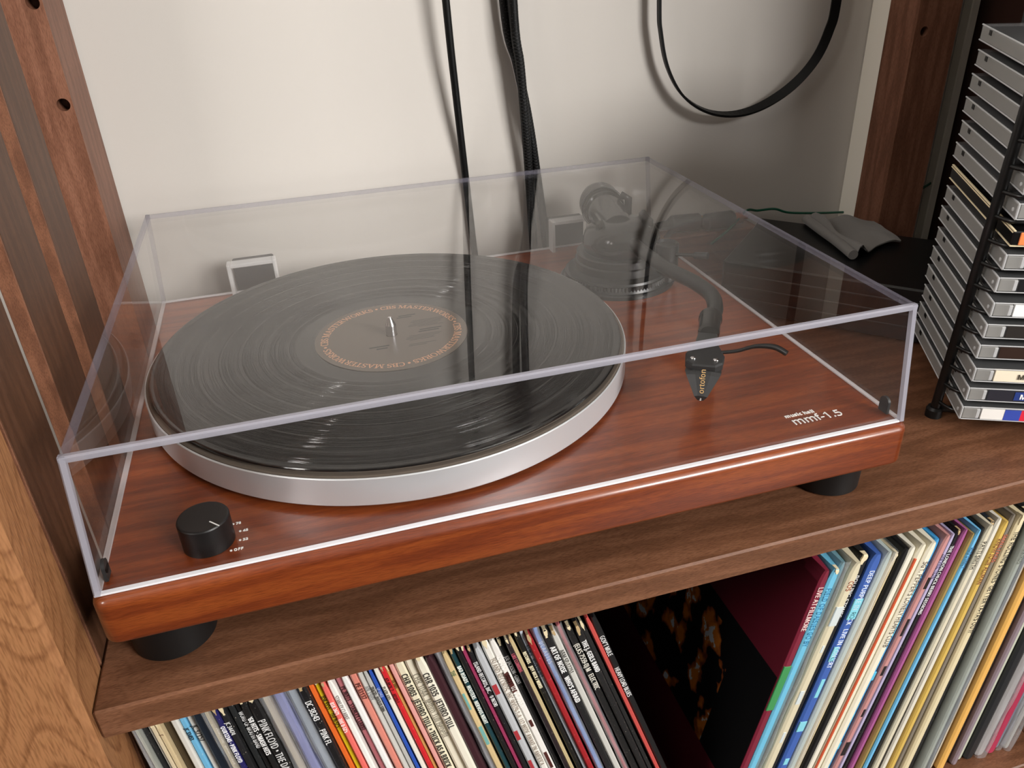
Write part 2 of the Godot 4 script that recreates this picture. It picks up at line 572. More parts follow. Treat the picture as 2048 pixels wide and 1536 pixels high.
func rounded_plinth(lo: Vector3, hi: Vector3, r: float, corner: float) -> ArrayMesh:
	# stacked outlines: a rounded-corner rectangle, pulled in at top and bottom edge
	var rings := []
	var low := []
	for k in 6:
		var a := PI / 2 * k / 5
		low.append([lo.y + r * 0.5 * (1 - cos(a)), r * 0.5 * (1 - sin(a))])
	for k in 6:
		var a := PI / 2 * k / 5
		low.append([hi.y - r * (1 - sin(a)), r * (1 - cos(a))])
	for lv in low:
		var ring := []
		var ins: float = lv[1]
		for c in [[hi.x, hi.z, 0.0], [lo.x, hi.z, PI / 2], [lo.x, lo.z, PI], [hi.x, lo.z, PI * 1.5]]:
			var sx := 1.0 if c[0] == hi.x else -1.0
			var sz := 1.0 if c[1] == hi.z else -1.0
			for k in 6:
				var a: float = c[2] + PI / 2 * k / 5
				ring.append(Vector3(c[0] - sx * (corner + 0.0) + (corner - ins) * cos(a), lv[0], c[1] - sz * corner + (corner - ins) * sin(a)))
		rings.append(ring)
	var s := st()
	s.set_smooth_group(0)
	var n: int = rings[0].size()
	for i in rings.size() - 1:
		for k in n:
			var j := (k + 1) % n
			for v in [rings[i][k], rings[i + 1][j], rings[i][j], rings[i][k], rings[i + 1][k], rings[i + 1][j]]:
				s.add_vertex(v)
	s.generate_normals()
	var caps := st()
	face(caps, rings[0].duplicate(), (lo + hi) / 2)
	face(caps, rings[-1].duplicate(), (lo + hi) / 2)
	var m := s.commit()
	caps.append_from(m, 0, Transform3D())
	return caps.commit()

func build_turntable() -> void:
	var t := thing("record_player", "cherry-red wooden record player under a clear dust cover", "record player", Vector3(0.215, SHELF, -0.17))
	var o := Transform3D(Basis(), -t.position)
	part("plinth", rounded_plinth(Vector3(-0.0022, -0.0265, -0.349), Vector3(0.4325, -0.0002, 0.0042), 0.0045, 0.008), M.plinth, t, o)
	for p in [[0.0185, -0.0335], [0.4125, -0.0365], [0.0185, -0.311], [0.4125, -0.311]]:
		part("foot", lathe([Vector2(0, 0), Vector2(0.0195, 0), Vector2(0.0208, 0.0012), Vector2(0.0222, 0.0342), Vector2(0.0222, 0.0346), Vector2(0, 0.0346)], 64), M.rubber, t, o * at(p[0], SHELF, p[1]))
	# speed knob and its marks
	var knob := part("speed_knob", lathe([Vector2(0, 0), Vector2(0.0122, 0), Vector2(0.0122, 0.0145), Vector2(0.0118, 0.0151), Vector2(0.0112, 0.0153), Vector2(0, 0.0153)], 72), M.knob, t, o * at(0.0485, 0, -0.0235))
	part("pointer_line", box(Vector3(-0.0003, 0.0153, -0.0033), Vector3(0.0003, 0.01545, 0.0033)), M.white_print, knob, Transform3D(Basis(Vector3.UP, deg_to_rad(43)), Vector3(0.0057, 0, 0.0074)))
	for q in [[0.0594, -0.0334, "78", 0.0015], [0.0628, -0.0266, "45", 0.0016], [0.0628, -0.0196, "33", 0.0016], [0.0587, -0.0131, "OFF", 0.0018]]:
		part("speed_mark", lathe([Vector2(0.0006, 0), Vector2(0.0006, 0.0002), Vector2(0, 0.0002)], 16), M.white_print, t, o * at(q[0], -0.0002, q[1]))
		part("speed_lettering", letters(q[2], q[3], true), M.white_print, t, o * flat_text(q[0] + 0.0012, -0.0001, q[1]))
	part("logo_lettering", letters("music hall", 0.0029, true, "Droid Sans", 0.0004), M.white_print, t, o * flat_text(0.3692, -0.0001, -0.0272))
	part("logo_lettering", letters("mmf-1.5", 0.0062, false, "Droid Sans", 0.0004), M.white_print, t, o * flat_text(0.3702, -0.0001, -0.0208))
	# platter
	var pc := o * at(0.1629, 0, -0.1703)
	var platter := part("platter", lathe([Vector2(0.05, 0.0025), Vector2(0.1525, 0.0025), Vector2(0.1535, 0.0035), Vector2(0.1535, 0.0193), Vector2(0.1530, 0.0198), Vector2(0.1527, 0.0198), Vector2(0.1527, 0.019), Vector2(0, 0.019)], 180), M.silver, t, pc)
	part("bearing", lathe([Vector2(0, 0), Vector2(0.05, 0), Vector2(0.05, 0.0025)], 48), M.black, platter)
	part("mat", lathe([Vector2(0.1524, 0.019), Vector2(0.1524, 0.0200), Vector2(0.1516, 0.0206), Vector2(0.149, 0.0206), Vector2(0.148, 0.0215), Vector2(0, 0.0215)], 160), M.mat, t, pc)
	part("spindle", lathe([Vector2(0.0036, 0.02), Vector2(0.0036, 0.0308), Vector2(0.0034, 0.0313), Vector2(0.0011, 0.0362), Vector2(0, 0.0364)], 32), M.chrome, t, pc)
	build_tonearm(t, o)
	build_cover(t, o)
	# hinge blocks behind the cover
	for x in [0.0588, 0.332]:
		part("hinge", box(Vector3(x, -0.018, -0.358), Vector3(x + 0.033, 0.0245, -0.3475), 0.001), M.dark_grey, t, o)

func build_cover(t: Node3D, o: Transform3D) -> void:
	var dx := 0.005
	var df := 0.0039
	var th := 0.003
	var cover := Node3D.new()
	cover.name = "dust_cover"
	cover.set_meta("label", "clear acrylic dust cover with edges tinted pale for the light they carry")
	t.add_child(cover)
	cover.transform = o
	# outer corners: foot and top; k = 1 gives the inner skin
	var P := func(sx: int, sz: int, up: int, k: int) -> Vector3:
		var ins := th * k
		var x := (ins + dx * up) if sx < 0 else (W - ins - dx * up)
		var z := (-ins - df * up) if sz > 0 else (-D + ins)
		return Vector3(x, (H - ins) if up else 0.0004, z)
	var s := st()
	var sets := {
		"top_panel": [[-1, -1, 1], [1, -1, 1], [1, 1, 1], [-1, 1, 1]],
		"front_panel": [[-1, 1, 0], [-1, 1, 1], [1, 1, 1], [1, 1, 0]],
		"back_panel": [[1, -1, 0], [1, -1, 1], [-1, -1, 1], [-1, -1, 0]],
		"left_panel": [[-1, -1, 0], [-1, -1, 1], [-1, 1, 1], [-1, 1, 0]],
		"right_panel": [[1, 1, 0], [1, 1, 1], [1, -1, 1], [1, -1, 0]],
	}
	var inner_mid := Vector3(W / 2, H / 2, -D / 2)
	for called in sets:
		s = st()
		for k in 2:
			var c := []
			for q in sets[called]: c.append(P.call(q[0], q[1], q[2], k))
			face(s, c, inner_mid if k == 0 else inner_mid + (c[0] + c[2] - 2 * inner_mid) * 2.0)
		part(called, s.commit(), M.pane, cover)
	# edges where the panels meet, tinted pale for the light they carry
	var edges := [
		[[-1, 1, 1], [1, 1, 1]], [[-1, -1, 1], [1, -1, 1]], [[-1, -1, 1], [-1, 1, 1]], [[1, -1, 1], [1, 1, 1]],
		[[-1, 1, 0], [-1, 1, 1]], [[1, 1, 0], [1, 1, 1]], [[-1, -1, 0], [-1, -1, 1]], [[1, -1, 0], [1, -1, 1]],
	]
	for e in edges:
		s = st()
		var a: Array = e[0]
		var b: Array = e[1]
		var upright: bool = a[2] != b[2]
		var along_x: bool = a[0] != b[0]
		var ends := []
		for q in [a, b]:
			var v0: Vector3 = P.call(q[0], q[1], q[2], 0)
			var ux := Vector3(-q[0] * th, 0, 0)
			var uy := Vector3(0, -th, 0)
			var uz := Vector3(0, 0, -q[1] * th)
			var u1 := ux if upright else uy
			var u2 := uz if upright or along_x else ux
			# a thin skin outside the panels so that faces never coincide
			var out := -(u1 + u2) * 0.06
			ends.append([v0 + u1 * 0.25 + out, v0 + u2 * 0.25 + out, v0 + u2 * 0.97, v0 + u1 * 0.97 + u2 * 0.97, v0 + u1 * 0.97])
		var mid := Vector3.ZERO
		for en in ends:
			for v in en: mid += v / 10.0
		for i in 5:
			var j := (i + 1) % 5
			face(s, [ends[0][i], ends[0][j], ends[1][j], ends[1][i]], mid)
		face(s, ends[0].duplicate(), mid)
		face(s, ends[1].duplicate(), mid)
		part("edge", s.commit(), M.cover_edge_gleam if a[1] > 0 and b[1] > 0 else M.cover_edge_gleam_thin, cover)
	# foot rims, whitened for the light the bottom edges gather
	for e in [[-1, 1, 1, 1], [-1, -1, 1, -1], [-1, -1, -1, 1], [1, -1, 1, 1]]:
		var a: Vector3 = P.call(e[0], e[1], 0, 0)
		var b: Vector3 = P.call(e[2], e[3], 0, 1)
		var lo := Vector3(min(a.x, b.x), 0.0, min(a.z, b.z))
		var hi := Vector3(max(a.x, b.x), 0.0011, max(a.z, b.z))
		if e[0] == e[2]: lo.z += th
		part("foot_rim", box(lo, hi, 0.0003), M.cover_foot if e[1] > 0 and e[3] > 0 and e[0] != e[2] else M.cover_foot_side, cover)
	# clear hinge sockets, open boxes of thin walls inside the back panel
	for x in [0.0555, 0.329]:
		s = st()
		var w := 0.0385
		add_box(s, Vector3(x, 0.0003, -D + 0.0035), Vector3(x + 0.003, 0.0285, -D + 0.014), 0.0005)
		add_box(s, Vector3(x + w - 0.003, 0.0003, -D + 0.0035), Vector3(x + w, 0.0285, -D + 0.014), 0.0005)
		add_box(s, Vector3(x + 0.003, 0.0255, -D + 0.0035), Vector3(x + w - 0.003, 0.0285, -D + 0.014), 0.0005)
		part("hinge_socket", s.commit(), M.hinge_clear, cover)
	# little rubber bumpers in the front corners
	for q in [[0.0036, 1.0], [W - 0.0036, -1.0]]:
		s = st()
		add_lathe(s, [Vector2(0, 0), Vector2(0.0036, 0), Vector2(0.0036, 0.0016), Vector2(0, 0.0016)], 28, false, Transform3D(Basis(Vector3(0, 0, 1), -PI / 2 * q[1]), Vector3(q[0], 0.007, -0.0125)))
		var bx0: float = min(q[0], q[0] + 0.0016 * q[1])
		add_box(s, Vector3(bx0, 0.0005, -0.0161), Vector3(bx0 + 0.0016, 0.007, -0.0089))
		part("bumper", s.commit(), M.dark_grey, cover)

func build_tonearm(t: Node3D, o: Transform3D) -> void:
	var pv := Vector3(0.360, 0, -0.257)
	var base := part("tonearm_base", lathe([Vector2(0, 0), Vector2(0.0465, 0), Vector2(0.0465, 0.0025), Vector2(0.0455, 0.0035), Vector2(0.043, 0.0035), Vector2(0.040, 0.0105), Vector2(0.0355, 0.012), Vector2(0.0345, 0.0125), Vector2(0.0345, 0.0185), Vector2(0.0335, 0.0193), Vector2(0.033, 0.0193), Vector2(0.033, 0.0245), Vector2(0.032, 0.0255), Vector2(0, 0.0255)], 96), M.satin_black, t, o * Transform3D(Basis(), pv))
	# knurled height collar
	var gear := []
	for k in 192:
		var a := TAU * k / 192
		var r := 0.0425 if k % 2 else 0.0418
		gear.append(Vector2(cos(a), sin(a)) * r)
	part("collar", prism(gear, 0.0034, 0.0088), M.satin_black, base)
	var housing := part("pivot_housing", lathe([Vector2(0.0300, 0.0255), Vector2(0.0310, 0.029), Vector2(0.0310, 0.034), Vector2(0.0298, 0.039), Vector2(0.0265, 0.0435), Vector2(0.022, 0.0465), Vector2(0.016, 0.0485), Vector2(0.008, 0.0495), Vector2(0, 0.0497)], 72, true), M.gloss_black, t, o * Transform3D(Basis(), pv + Vector3(0.004, 0, -0.002)))
	var ax := Vector3(-0.18, 0, 0.98).normalized()
	var right := Vector3(0.98, 0, 0.18).normalized()
	# gimbal yoke round the bearing
	var s := st()
	for q in [-1.0, 1.0]:
		add_box(s, Vector3(q * 0.0195 - 0.0035, 0.036, -0.012), Vector3(q * 0.0195 + 0.0035, 0.0525, 0.012), 0.0025)
	var turn := Basis(right, Vector3.UP, right.cross(Vector3.UP))
	part("gimbal", s.commit(), M.gloss_black, housing, Transform3D(turn, Vector3.ZERO))
	var back := Vector3(0.372, 0.041, -0.323)
	var piv := pv + Vector3(0, 0.040, 0)
	part("rear_stub", tube([piv, piv.lerp(back, 0.45), piv.lerp(back, 0.5), back + (back - piv).normalized() * 0.01], [0.0135, 0.0150, 0.0158, 0.0150], 28), M.gloss_black, t, o)
	var d := (back - piv).normalized()
	var cwb := Transform3D(Basis(d.cross(Vector3.UP).normalized(), d, d.cross(Vector3.UP).normalized().cross(d)), back)
	var cw := part("counterweight", lathe([Vector2(0.006, -0.0175), Vector2(0.0155, -0.0172), Vector2(0.0168, -0.016), Vector2(0.0168, -0.0105), Vector2(0.0175, -0.0098), Vector2(0.0178, -0.004), Vector2(0.0178, 0.008), Vector2(0.0168, 0.0125), Vector2(0.013, 0.0163), Vector2(0.006, 0.0178), Vector2(0, 0.018)], 64), M.gloss_black, t, o * cwb)
	part("force_ring", lathe([Vector2(0.0181, -0.0085), Vector2(0.0186, -0.0082), Vector2(0.0186, -0.0062), Vector2(0.0181, -0.006)], 64), M.dark_grey, cw)
	part("weight_hanger", tube([Vector3(0.3865, 0.030, -0.2985), Vector3(0.3865, 0.052, -0.2985), Vector3(0.3815, 0.0545, -0.303)], 0.0033, 14), M.gloss_black, t, o)
	# S-shaped tube
	var pts := curve([piv, Vector3(0.3632, 0.037, -0.228), Vector3(0.3655, 0.035, -0.203), Vector3(0.3695, 0.034, -0.178), Vector3(0.3745, 0.034, -0.156), Vector3(0.3752, 0.034, -0.132), Vector3(0.3675, 0.034, -0.112), Vector3(0.357, 0.034, -0.097)], 7)
	part("arm_tube", tube(pts, 0.0052, 18), M.satin_black, t, o)
	var u := Vector3(-0.52, 0, 0.854).normalized()
	var c0 := Vector3(0.3568, 0.034, -0.0985)
	part("arm_collar", tube([c0 - u * 0.0015, c0 - u * 0.0008, c0 + u * 0.0022, c0 + u * 0.003, c0 + u * 0.0205, c0 + u * 0.0222], [0.0058, 0.0074, 0.0074, 0.0069, 0.0066, 0.0052], 28), M.gloss_black, t, o)
	# headshell: frame with u forward, v to the right
	var hs := Transform3D(Basis(Vector3(0.854, 0, 0.52).normalized(), Vector3.UP, -u), Vector3(0.323, 0, -0.044))
	hs.basis.z = hs.basis.x.cross(hs.basis.y)
	var fwd := -1.0 if hs.basis.z.dot(u) < 0 else 1.0
	var outline := []
	for p in [[0.0, 0.0065], [0.0045, 0.0105], [0.014, 0.0112], [0.021, 0.0092], [0.030, 0.0066], [0.044, 0.0056]]:
		outline.append(Vector2(p[1], -fwd * p[0]))
	var other := []
	for p in outline: other.push_front(Vector2(-p.x, p.y))
	var shell := part("headshell", prism(outline + other, 0.0305, 0.0346, 0.0009), M.dark_grey, t, o * hs)
	for q in [-1.0, 1.0]:
		part("screw", lathe([Vector2(0.0017, 0.0346), Vector2(0.0017, 0.0354), Vector2(0.0013, 0.0358), Vector2(0, 0.0359)], 20, true), M.chrome, shell, at(q * 0.0064, 0, -fwd * 0.0068))
	part("finger_lift", tube(curve([Vector3(0.0085, 0.0338, -fwd * 0.019), Vector3(0.018, 0.0345, -fwd * 0.0215), Vector3(0.028, 0.0375, -fwd * 0.0235), Vector3(0.0385, 0.0385, -fwd * 0.0225), Vector3(0.0455, 0.0365, -fwd * 0.0195)], 5), [0.0011, 0.0011, 0.0011, 0.0011, 0.0011, 0.0011, 0.0011, 0.0011, 0.0012, 0.0012, 0.0013, 0.0014, 0.0015, 0.0016, 0.0017, 0.0018, 0.0018, 0.0018, 0.0018, 0.0018, 0.0016], 10), M.satin_black, shell)
	# cartridge: a wedge that narrows forwards and down
	s = st()
	var sec := []
	for q in [[-0.018, 0.0095, 0.0306, 0.021], [0.0, 0.0102, 0.0304, 0.0205], [0.0022, 0.0094, 0.0290, 0.0198], [0.0100, 0.0036, 0.0196, 0.0172]]:
		sec.append([Vector3(-q[1], q[2], fwd * q[0]), Vector3(-q[1] * 0.45, q[2] + 0.0008, fwd * (q[0] + 0.0004)), Vector3(q[1] * 0.45, q[2] + 0.0008, fwd * (q[0] + 0.0004)), Vector3(q[1], q[2], fwd * q[0]), Vector3(q[1] * 0.45, q[3], fwd * q[0]), Vector3(-q[1] * 0.45, q[3], fwd * q[0])])
	var mid := Vector3(0, 0.024, -fwd * 0.006)
	for i in 3:
		for k in 6:
			face(s, [sec[i][k], sec[i][(k + 1) % 6], sec[i + 1][(k + 1) % 6], sec[i + 1][k]], mid)
	face(s, sec[0].duplicate(), mid)
	face(s, sec[3].duplicate(), mid)
	var cart := part("cartridge", s.commit(), M.dark_grey, t, o * hs)
	part("stylus_tip", tube([Vector3(0, 0.0184, fwd * 0.0099), Vector3(0, 0.0174, fwd * 0.0112)], 0.0007, 8), M.chrome, cart)
	# maker's lettering on the sloping front, reading upwards
	var p0 := Vector3(0, 0.0211, fwd * 0.0090)
	var slope := (Vector3(0, 0.0296, fwd * 0.0029) - Vector3(0, 0.0198, fwd * 0.0104)).normalized()
	var nrm := slope.cross(Vector3(1, 0, 0)).normalized()
	if nrm.y < 0: nrm = -nrm
	part("maker_lettering", letters("ortofon", 0.0030), M.gold_print, cart, Transform3D(Basis(slope, nrm.cross(slope), nrm), p0 + nrm * 0.0006))
	# lift post, its lever and the skating dial
	var lift := part("arm_lift", lathe([Vector2(0.0098, 0.004), Vector2(0.0098, 0.0335), Vector2(0.0090, 0.0343), Vector2(0.0078, 0.0343), Vector2(0.0074, 0.0325), Vector2(0, 0.0325)], 40), M.satin_black, t, o * at(0.3915, 0, -0.2335))
	part("lift_lever", tube([Vector3(0.004, 0.027, 0.009), Vector3(0.0135, 0.0285, 0.019), Vector3(0.0145, 0.0287, 0.0205), Vector3(0.0215, 0.030, 0.028)], [0.0014, 0.0014, 0.0027, 0.0027], 14), M.black, lift)
	part("lift_arm", box(Vector3(-0.018, 0.019, -0.006), Vector3(0.002, 0.025, 0.006), 0.0015), M.satin_black, lift)

# ---------------------------------------------------------------- the record

func build_record() -> void:
	var r := thing("record", "black vinyl record with a grey paper label lying on the platter", "record", Vector3(0.1629, 0.0215, -0.1703))
	var tracks := [0.0615, 0.0668, 0.0815, 0.0962, 0.1085, 0.1215, 0.1345, 0.1462]
	var rough := Image.create(4, 1024, false, Image.FORMAT_RGB8)
	rough.fill(Color(0.2, 0.2, 0.2))
	for y in 1024:
		var rad := 0.1505 * y / 1024.0
		var v := 0.13 + 0.02 * sin(rad * 2600.0) * sin(rad * 910.0)
		if rad < 0.0615 or rad > 0.1462: v = 0.10
		for q in tracks:
			if absf(rad - q) < 0.00075: v = 0.08
		for x in 4: rough.set_pixel(x, y, Color(v, v, v))
	var m := plain(Color(0.06, 0.06, 0.063), 1.0)
	m.metallic_specular = 0.58
	m.roughness_texture = ImageTexture.create_from_image(rough)
	m.anisotropy_enabled = true
	m.anisotropy = -0.5
	var prof := [Vector2(0.1496, 0.0002), Vector2(0.1502, 0.0007), Vector2(0.1502, 0.0013), Vector2(0.1498, 0.0018), Vector2(0.1490, 0.0019), Vector2(0.1475, 0.0017)]
	# bands of fine ridges between the smooth gaps that part the tracks
	for q in range(tracks.size() - 1, 0, -1):
		prof.append(Vector2(tracks[q] + 0.0006, 0.0017))
		prof.append(Vector2(tracks[q] - 0.0006, 0.0017))
		var n := int((tracks[q] - tracks[q - 1] - 0.0012) / 0.0007)
		for k in n:
			var rr := lerpf(tracks[q] - 0.0006, tracks[q - 1] + 0.0006, (k + 0.2) / n)
			var tilt := rng.randf_range(-1, 1) * 0.0000055
			var half := rng.randf_range(0.00010, 0.00021)
			var steep := rng.randf_range(0.5, 1.5)
			prof.append(Vector2(rr, 0.0017 + tilt))
			prof.append(Vector2(rr - half, 0.0017 + tilt - half * steep))
			prof.append(Vector2(rr - half * 2, 0.0017 - tilt))
	prof.append(Vector2(tracks[0] + 0.0006, 0.0017))
	prof.append(Vector2(tracks[0], 0.00163))
	prof.append(Vector2(0.0515, 0.0017))
	prof.append(Vector2(0.0036, 0.0017))
	prof.append(Vector2(0.0036, 0.0002))
	prof.append(Vector2(0.1496, 0.0002))
	lathe_uvs = true
	part("disc", lathe(prof, 160), m, r)
	lathe_uvs = false
	# paper label, with faint lines of print
	var im := Image.create(512, 512, false, Image.FORMAT_RGB8)
	im.fill(Color(0.37, 0.335, 0.305))
	var ink := Color(0.09, 0.085, 0.085)
	var lines := [[300, 118, 60, 7], [292, 132, 52, 7], [338, 176, 110, 3], [330, 186, 118, 3], [338, 196, 100, 3], [322, 206, 112, 3], [318, 216, 104, 3], [350, 226, 90, 3], [352, 250, 76, 7], [346, 264, 70, 7], [310, 290, 110, 3], [300, 300, 112, 3], [296, 310, 96, 3], [306, 320, 84, 3], [170, 330, 66, 8], [192, 346, 36, 8], [300, 352, 90, 3], [296, 362, 60, 3]]
	for l in lines: im.fill_rect(Rect2i(l[0], l[1], l[2], l[3]), ink)
	var lm := plain(Color.WHITE, 0.4)
	lm.albedo_texture = ImageTexture.create_from_image(im)
	var s := st()
	for k in 96:
		var a0 := TAU * k / 96
		var a1 := TAU * (k + 1) / 96
		var inner := 0.0037
		var outer := 0.05
		var q := []
		for c in [[inner, a0], [outer, a0], [outer, a1], [inner, a1]]:
			q.append(Vector3(cos(c[1]) * c[0], 0.0021, sin(c[1]) * c[0]))
		for t in [[0, 1, 2], [0, 2, 3]]:
			var uvs := []
			for j in t: uvs.append(Vector2(0.5 + q[j].x / 0.1, 0.5 + q[j].z / 0.1))
			tri(s, [q[t[0]], q[t[1]], q[t[2]]], [Vector3.UP, Vector3.UP, Vector3.UP], uvs)
		var down := Vector3(0, -0.0005, 0)
		var side0 := Vector3(cos(a0), 0, sin(a0))
		var side1 := Vector3(cos(a1), 0, sin(a1))
		var rim_uv := [Vector2(0.02, 0.02), Vector2(0.02, 0.02), Vector2(0.02, 0.02)]
		tri(s, [q[1], q[1] + down, q[2] + down], [side0, side0, side1], rim_uv)
		tri(s, [q[1], q[2] + down, q[2]], [side0, side1, side1], rim_uv)
	var label := part("label", s.commit(), lm, r)
	# the maker's line set four times round the rim
	var ring := st()
	var glyphs := {}
	var line := "CBS MASTERWORKS • "
	var widths := []
	var total := 0.0
	for ch in line:
		var w := 0.35
		if ch != " ":
			if not glyphs.has(ch): glyphs[ch] = letters(ch, 0.0048, false, "Droid Serif", 0.0001)
			w = glyphs[ch].get_aabb().size.x / 0.0048 + 0.16
		widths.append(w)
		total += w
	for rep in 4:
		var run := 0.0
		for i in line.length():
			var w: float = widths[i]
			var ang := deg_to_rad(-2.0 + 90.0 * rep + 90.0 * (run + w / 2) / total)
			run += w
			if line[i] == " ": continue
			var out := Vector3(cos(ang), 0, sin(ang))
			var along := Vector3(-sin(ang), 0, cos(ang))
			var g: TextMesh = glyphs[line[i]]
			var bx := g.get_aabb()
			var xf := Transform3D(Basis(along, out, Vector3.UP), Vector3(0, 0.00212, 0) + out * 0.0437) * at(-bx.position.x - bx.size.x / 2, 0, 0)
			ring.append_from(g, 0, xf)
	part("rim_lettering", ring.commit(), plain(Color(0.80, 0.60, 0.47), 0.45), label)

# ---------------------------------------------------------------- record sleeves on the lower shelf

# thickness in mm | colour | look | lettering | its colour | p: in a clear outer sleeve, w: worn corners, s<colour>: second colour lower down
const LEFT_ROW := [
	"2.4|a9a69e|grey|||p", "2.6|b4b6a8|greenish grey|||p", "2.5|1b1b1c|black, white-edged|||w", "2.3|cfcac0|scuffed white|||w", "2.2|d8c8a8|beige|||w", "2.6|d2bd95|tan, torn|C|5a3020|w",
	"4.6|4a3c28|olive brown|||", "3.7|d9d5cc|plain white|||w", "3.3|6fb4da|sky blue|JC 33453|20303c|w", "4.4|e2e0da|white|JC 37157|202020|w", "5.6|16202c|midnight blue|||", "3.4|c2b595|sand|||p",
	"3.6|221f5e|royal navy|OU812345 · PINK FLOYD|e8e8ee|w", "3.5|1c1c1e|black|JC 34474|e2e2e2|w", "3.5|232526|charcoal|||w", "3.7|151516|black|WORD OF MOUTH BAND|e6e6e6|w", "4.1|191919|jet black|'68 HITS · SMASH HITS|e8e8e8|w", "6.0|0f0f10|deep black|PINK FLOYD • THE DARK SIDE|d8d8d8|w",
	"6.0|b8ac98|cream and grey|||p", "6.6|6d72ae|lavender blue|||p", "7.2|8f9aa6|bluish grey|||p", "5.0|141416|black, white-lined|DC 38243        PINK FL|f0f0f0|w", "3.7|f0702a|orange|||", "3.6|f2d21c|yellow|BSK 3355     THE B-52's|39321a|w", "3.4|ee6f66|coral|BSK 3471     THE B-52's|f4d8d4|w", "3.6|f0eee8|white|STANLEY CLARKE|8c8480|",
	"3.9|b0626a|mauve pink|PE 36973    STANLEY CLARKE|3c1c20|w", "3.8|efeeec|bright white|||", "4.3|e08a7a|salmon|PE 33137|5a2a24|", "4.1|d2d0ca|pale grey|AN 1989|8f8f8f|", "2.7|bfbdb8|light grey|TRACKS · BEATLES SING|55534f|", "2.4|2c54b4|bright blue|LP 33453|9fb0dc|", "2.9|eae6d8|ivory|PLAIN AIRS|7c786c|", "2.9|d01f2a|bright red|ATLANTIC 7     AD185-1|4a0c10|w", "2.5|cfa05a|golden tan|SD 1003|7c5c2c|w", "2.7|e0a09a|rose pink|||",
	"5.6|e6dec2|cream|CHR 1003   JETHRO TULL • THICK AS A BRICK|33302a|w", "5.8|eae2cc|warm ivory|CHR 1044   Jethro Tull Benefit|8a8474|w", "5.8|ece6d4|off-white|CHR 1035   JETHRO TULL|3a3632|w", "5.2|3a1a22|dark maroon|||", "4.6|a8a6aa|silver grey|||p", "3.8|d6bd8c|beige, teal-blotched|THE|50704f|s6fa5a0", "3.7|174048|dark teal|BAD ROADS    HOOTERS   NERVOUS NIGHT|e6ece6|w", "3.2|121213|black|||w", "3.2|a2375e|magenta|||w",
	"3.7|17171a|black|ISLAND RECORDS, INC.    0-96590|e8e8e8|w", "4.6|b9bcc0|silver, red-spotted|||sa03038", "5.0|ebe7de|white|ISLAND RECORDS, INC 90079-1-A  U2 WIDE AWAKE IN AMERICA|a09488|w", "4.5|f0ece6|white, brown-barred|ISLAND  7 90231  U2 OCTOBER|f0ece6|s4a221e", "3.7|17181b|black|JOE JACKSON · GIANT|d6d6d6|w", "3.1|241a1e|black, red-dashed|LIKE CLIMBING|b05060|w", "3.0|cdb98c|straw|||w", "3.3|15140f|black, cream-edged|RECORDS    JEFF BECK / WIRED|efe6c4|w", "3.2|c4ccd6|ice grey|ATLANTIC    ROGER DALTREY|54606c|",
	"4.0|a01c22|dark red|||w", "5.5|7f9fdc|cornflower blue|D C A A I T E S|d4def4|p", "4.9|18191b|black|ART OF NOISE    WHO'S AFRAID|e8e8e8|w", "4.5|c9c8c2|silvery white|A&M SP-12251|5c5a56|w", "4.7|c06a70|grey with red stripe|||p", "4.9|161616|black, cream-topped|(ELKS 7559-0) M   ELECTRIC|ece8dc|w", "4.6|1a1a1b|black|THE J. GEILS BAND|e6e6e6|w", "3.5|202020|black, white-flecked|||w", "3.4|c8504a|black, red-edged|||", "4.6|131314|satin black|GOV'T MULE              HEAVY LOAD BLUES|ececec|",
]
const RIGHT_ROW := [
	"6.9|7d2036|maroon|LIVE AT FILLMORE|ead6d0|s3c8a50", "7.1|6fbfe0|pale blue|FIELD OF DAISIES GO BY|3a80a8|w", "7.4|6c98a4|teal to lavender|||p", "7.7|dcd2b4|cream, picture-printed|COS|a05a44|sc8d0d0", "9.4|171717|black|ROLLING STONES|e6e6e6|w", "9.0|3f62b0|royal blue|DEEP PURPLE IN ROCK   LIVE IN CONCERT|e4ecf6|s7fc8d8", "6.9|c9d6d0|pale teal|||p", "5.6|d8c59c|beige|||w", "6.1|111112|black|||", "7.1|ece7d6|cream white|||",
	"6.7|ece4cc|cream, rust-lined|||sc0502c", "7.2|efe8d2|ivory|SGT. PEPPER'S LONELY HEARTS CLUB|6c645c|", "7.1|3e9ad6|azure|THE BEATLES|1c3c64|s58b8dc", "5.6|c98f8c|dusty pink|||s201616", "4.4|b8aed0|lavender|ZEB FRICTION|6c6484|", "4.5|141416|black|THE LONDON CHUCK BERRY SESSIONS|e6e6e6|w", "4.5|a85a92|purple-pink|||", "4.0|a08850|olive gold|||", "4.2|72bce8|light blue|ROD DIRECT|3c6c94|", "4.6|0f1213|black|||",
	"5.4|ddd4ba|cream|PATTI SMITH|504c44|", "5.2|1a2230|navy|||w", "5.8|e4dfd0|white|||", "5.4|d9b65c|mustard|KNOW JOLIE ALLMAN|7c4c34|", "5.2|7d7468|grey-brown|SMALL FACES|c06a50|", "7.2|e2d3ac|cream|THE ROLLING STONES 'GET YER YA-YA'S OUT!'|4a463c|w", "7.8|121213|black|||w", "6.2|a9b3ab|greenish white|THE YARDBIRDS|566058|p", "5.6|3c424c|slate|||", "6.5|d8cfba|beige white|||", "8.0|e9b35e|apricot|||", "7.4|33241c|dark brown|||", "6.2|8c7c84|dusty mauve|||", "8.0|c4c8b4|scuffed pale green|ALLMAN|40443c|w", "10|1c1e20|black|||", "12|a8a4a2|grey plastic|||p", "10|b03050|crimson|||", "7.5|7c8c9c|blue grey|||p", "7.5|b8b8b4|pale grey|||p",
]

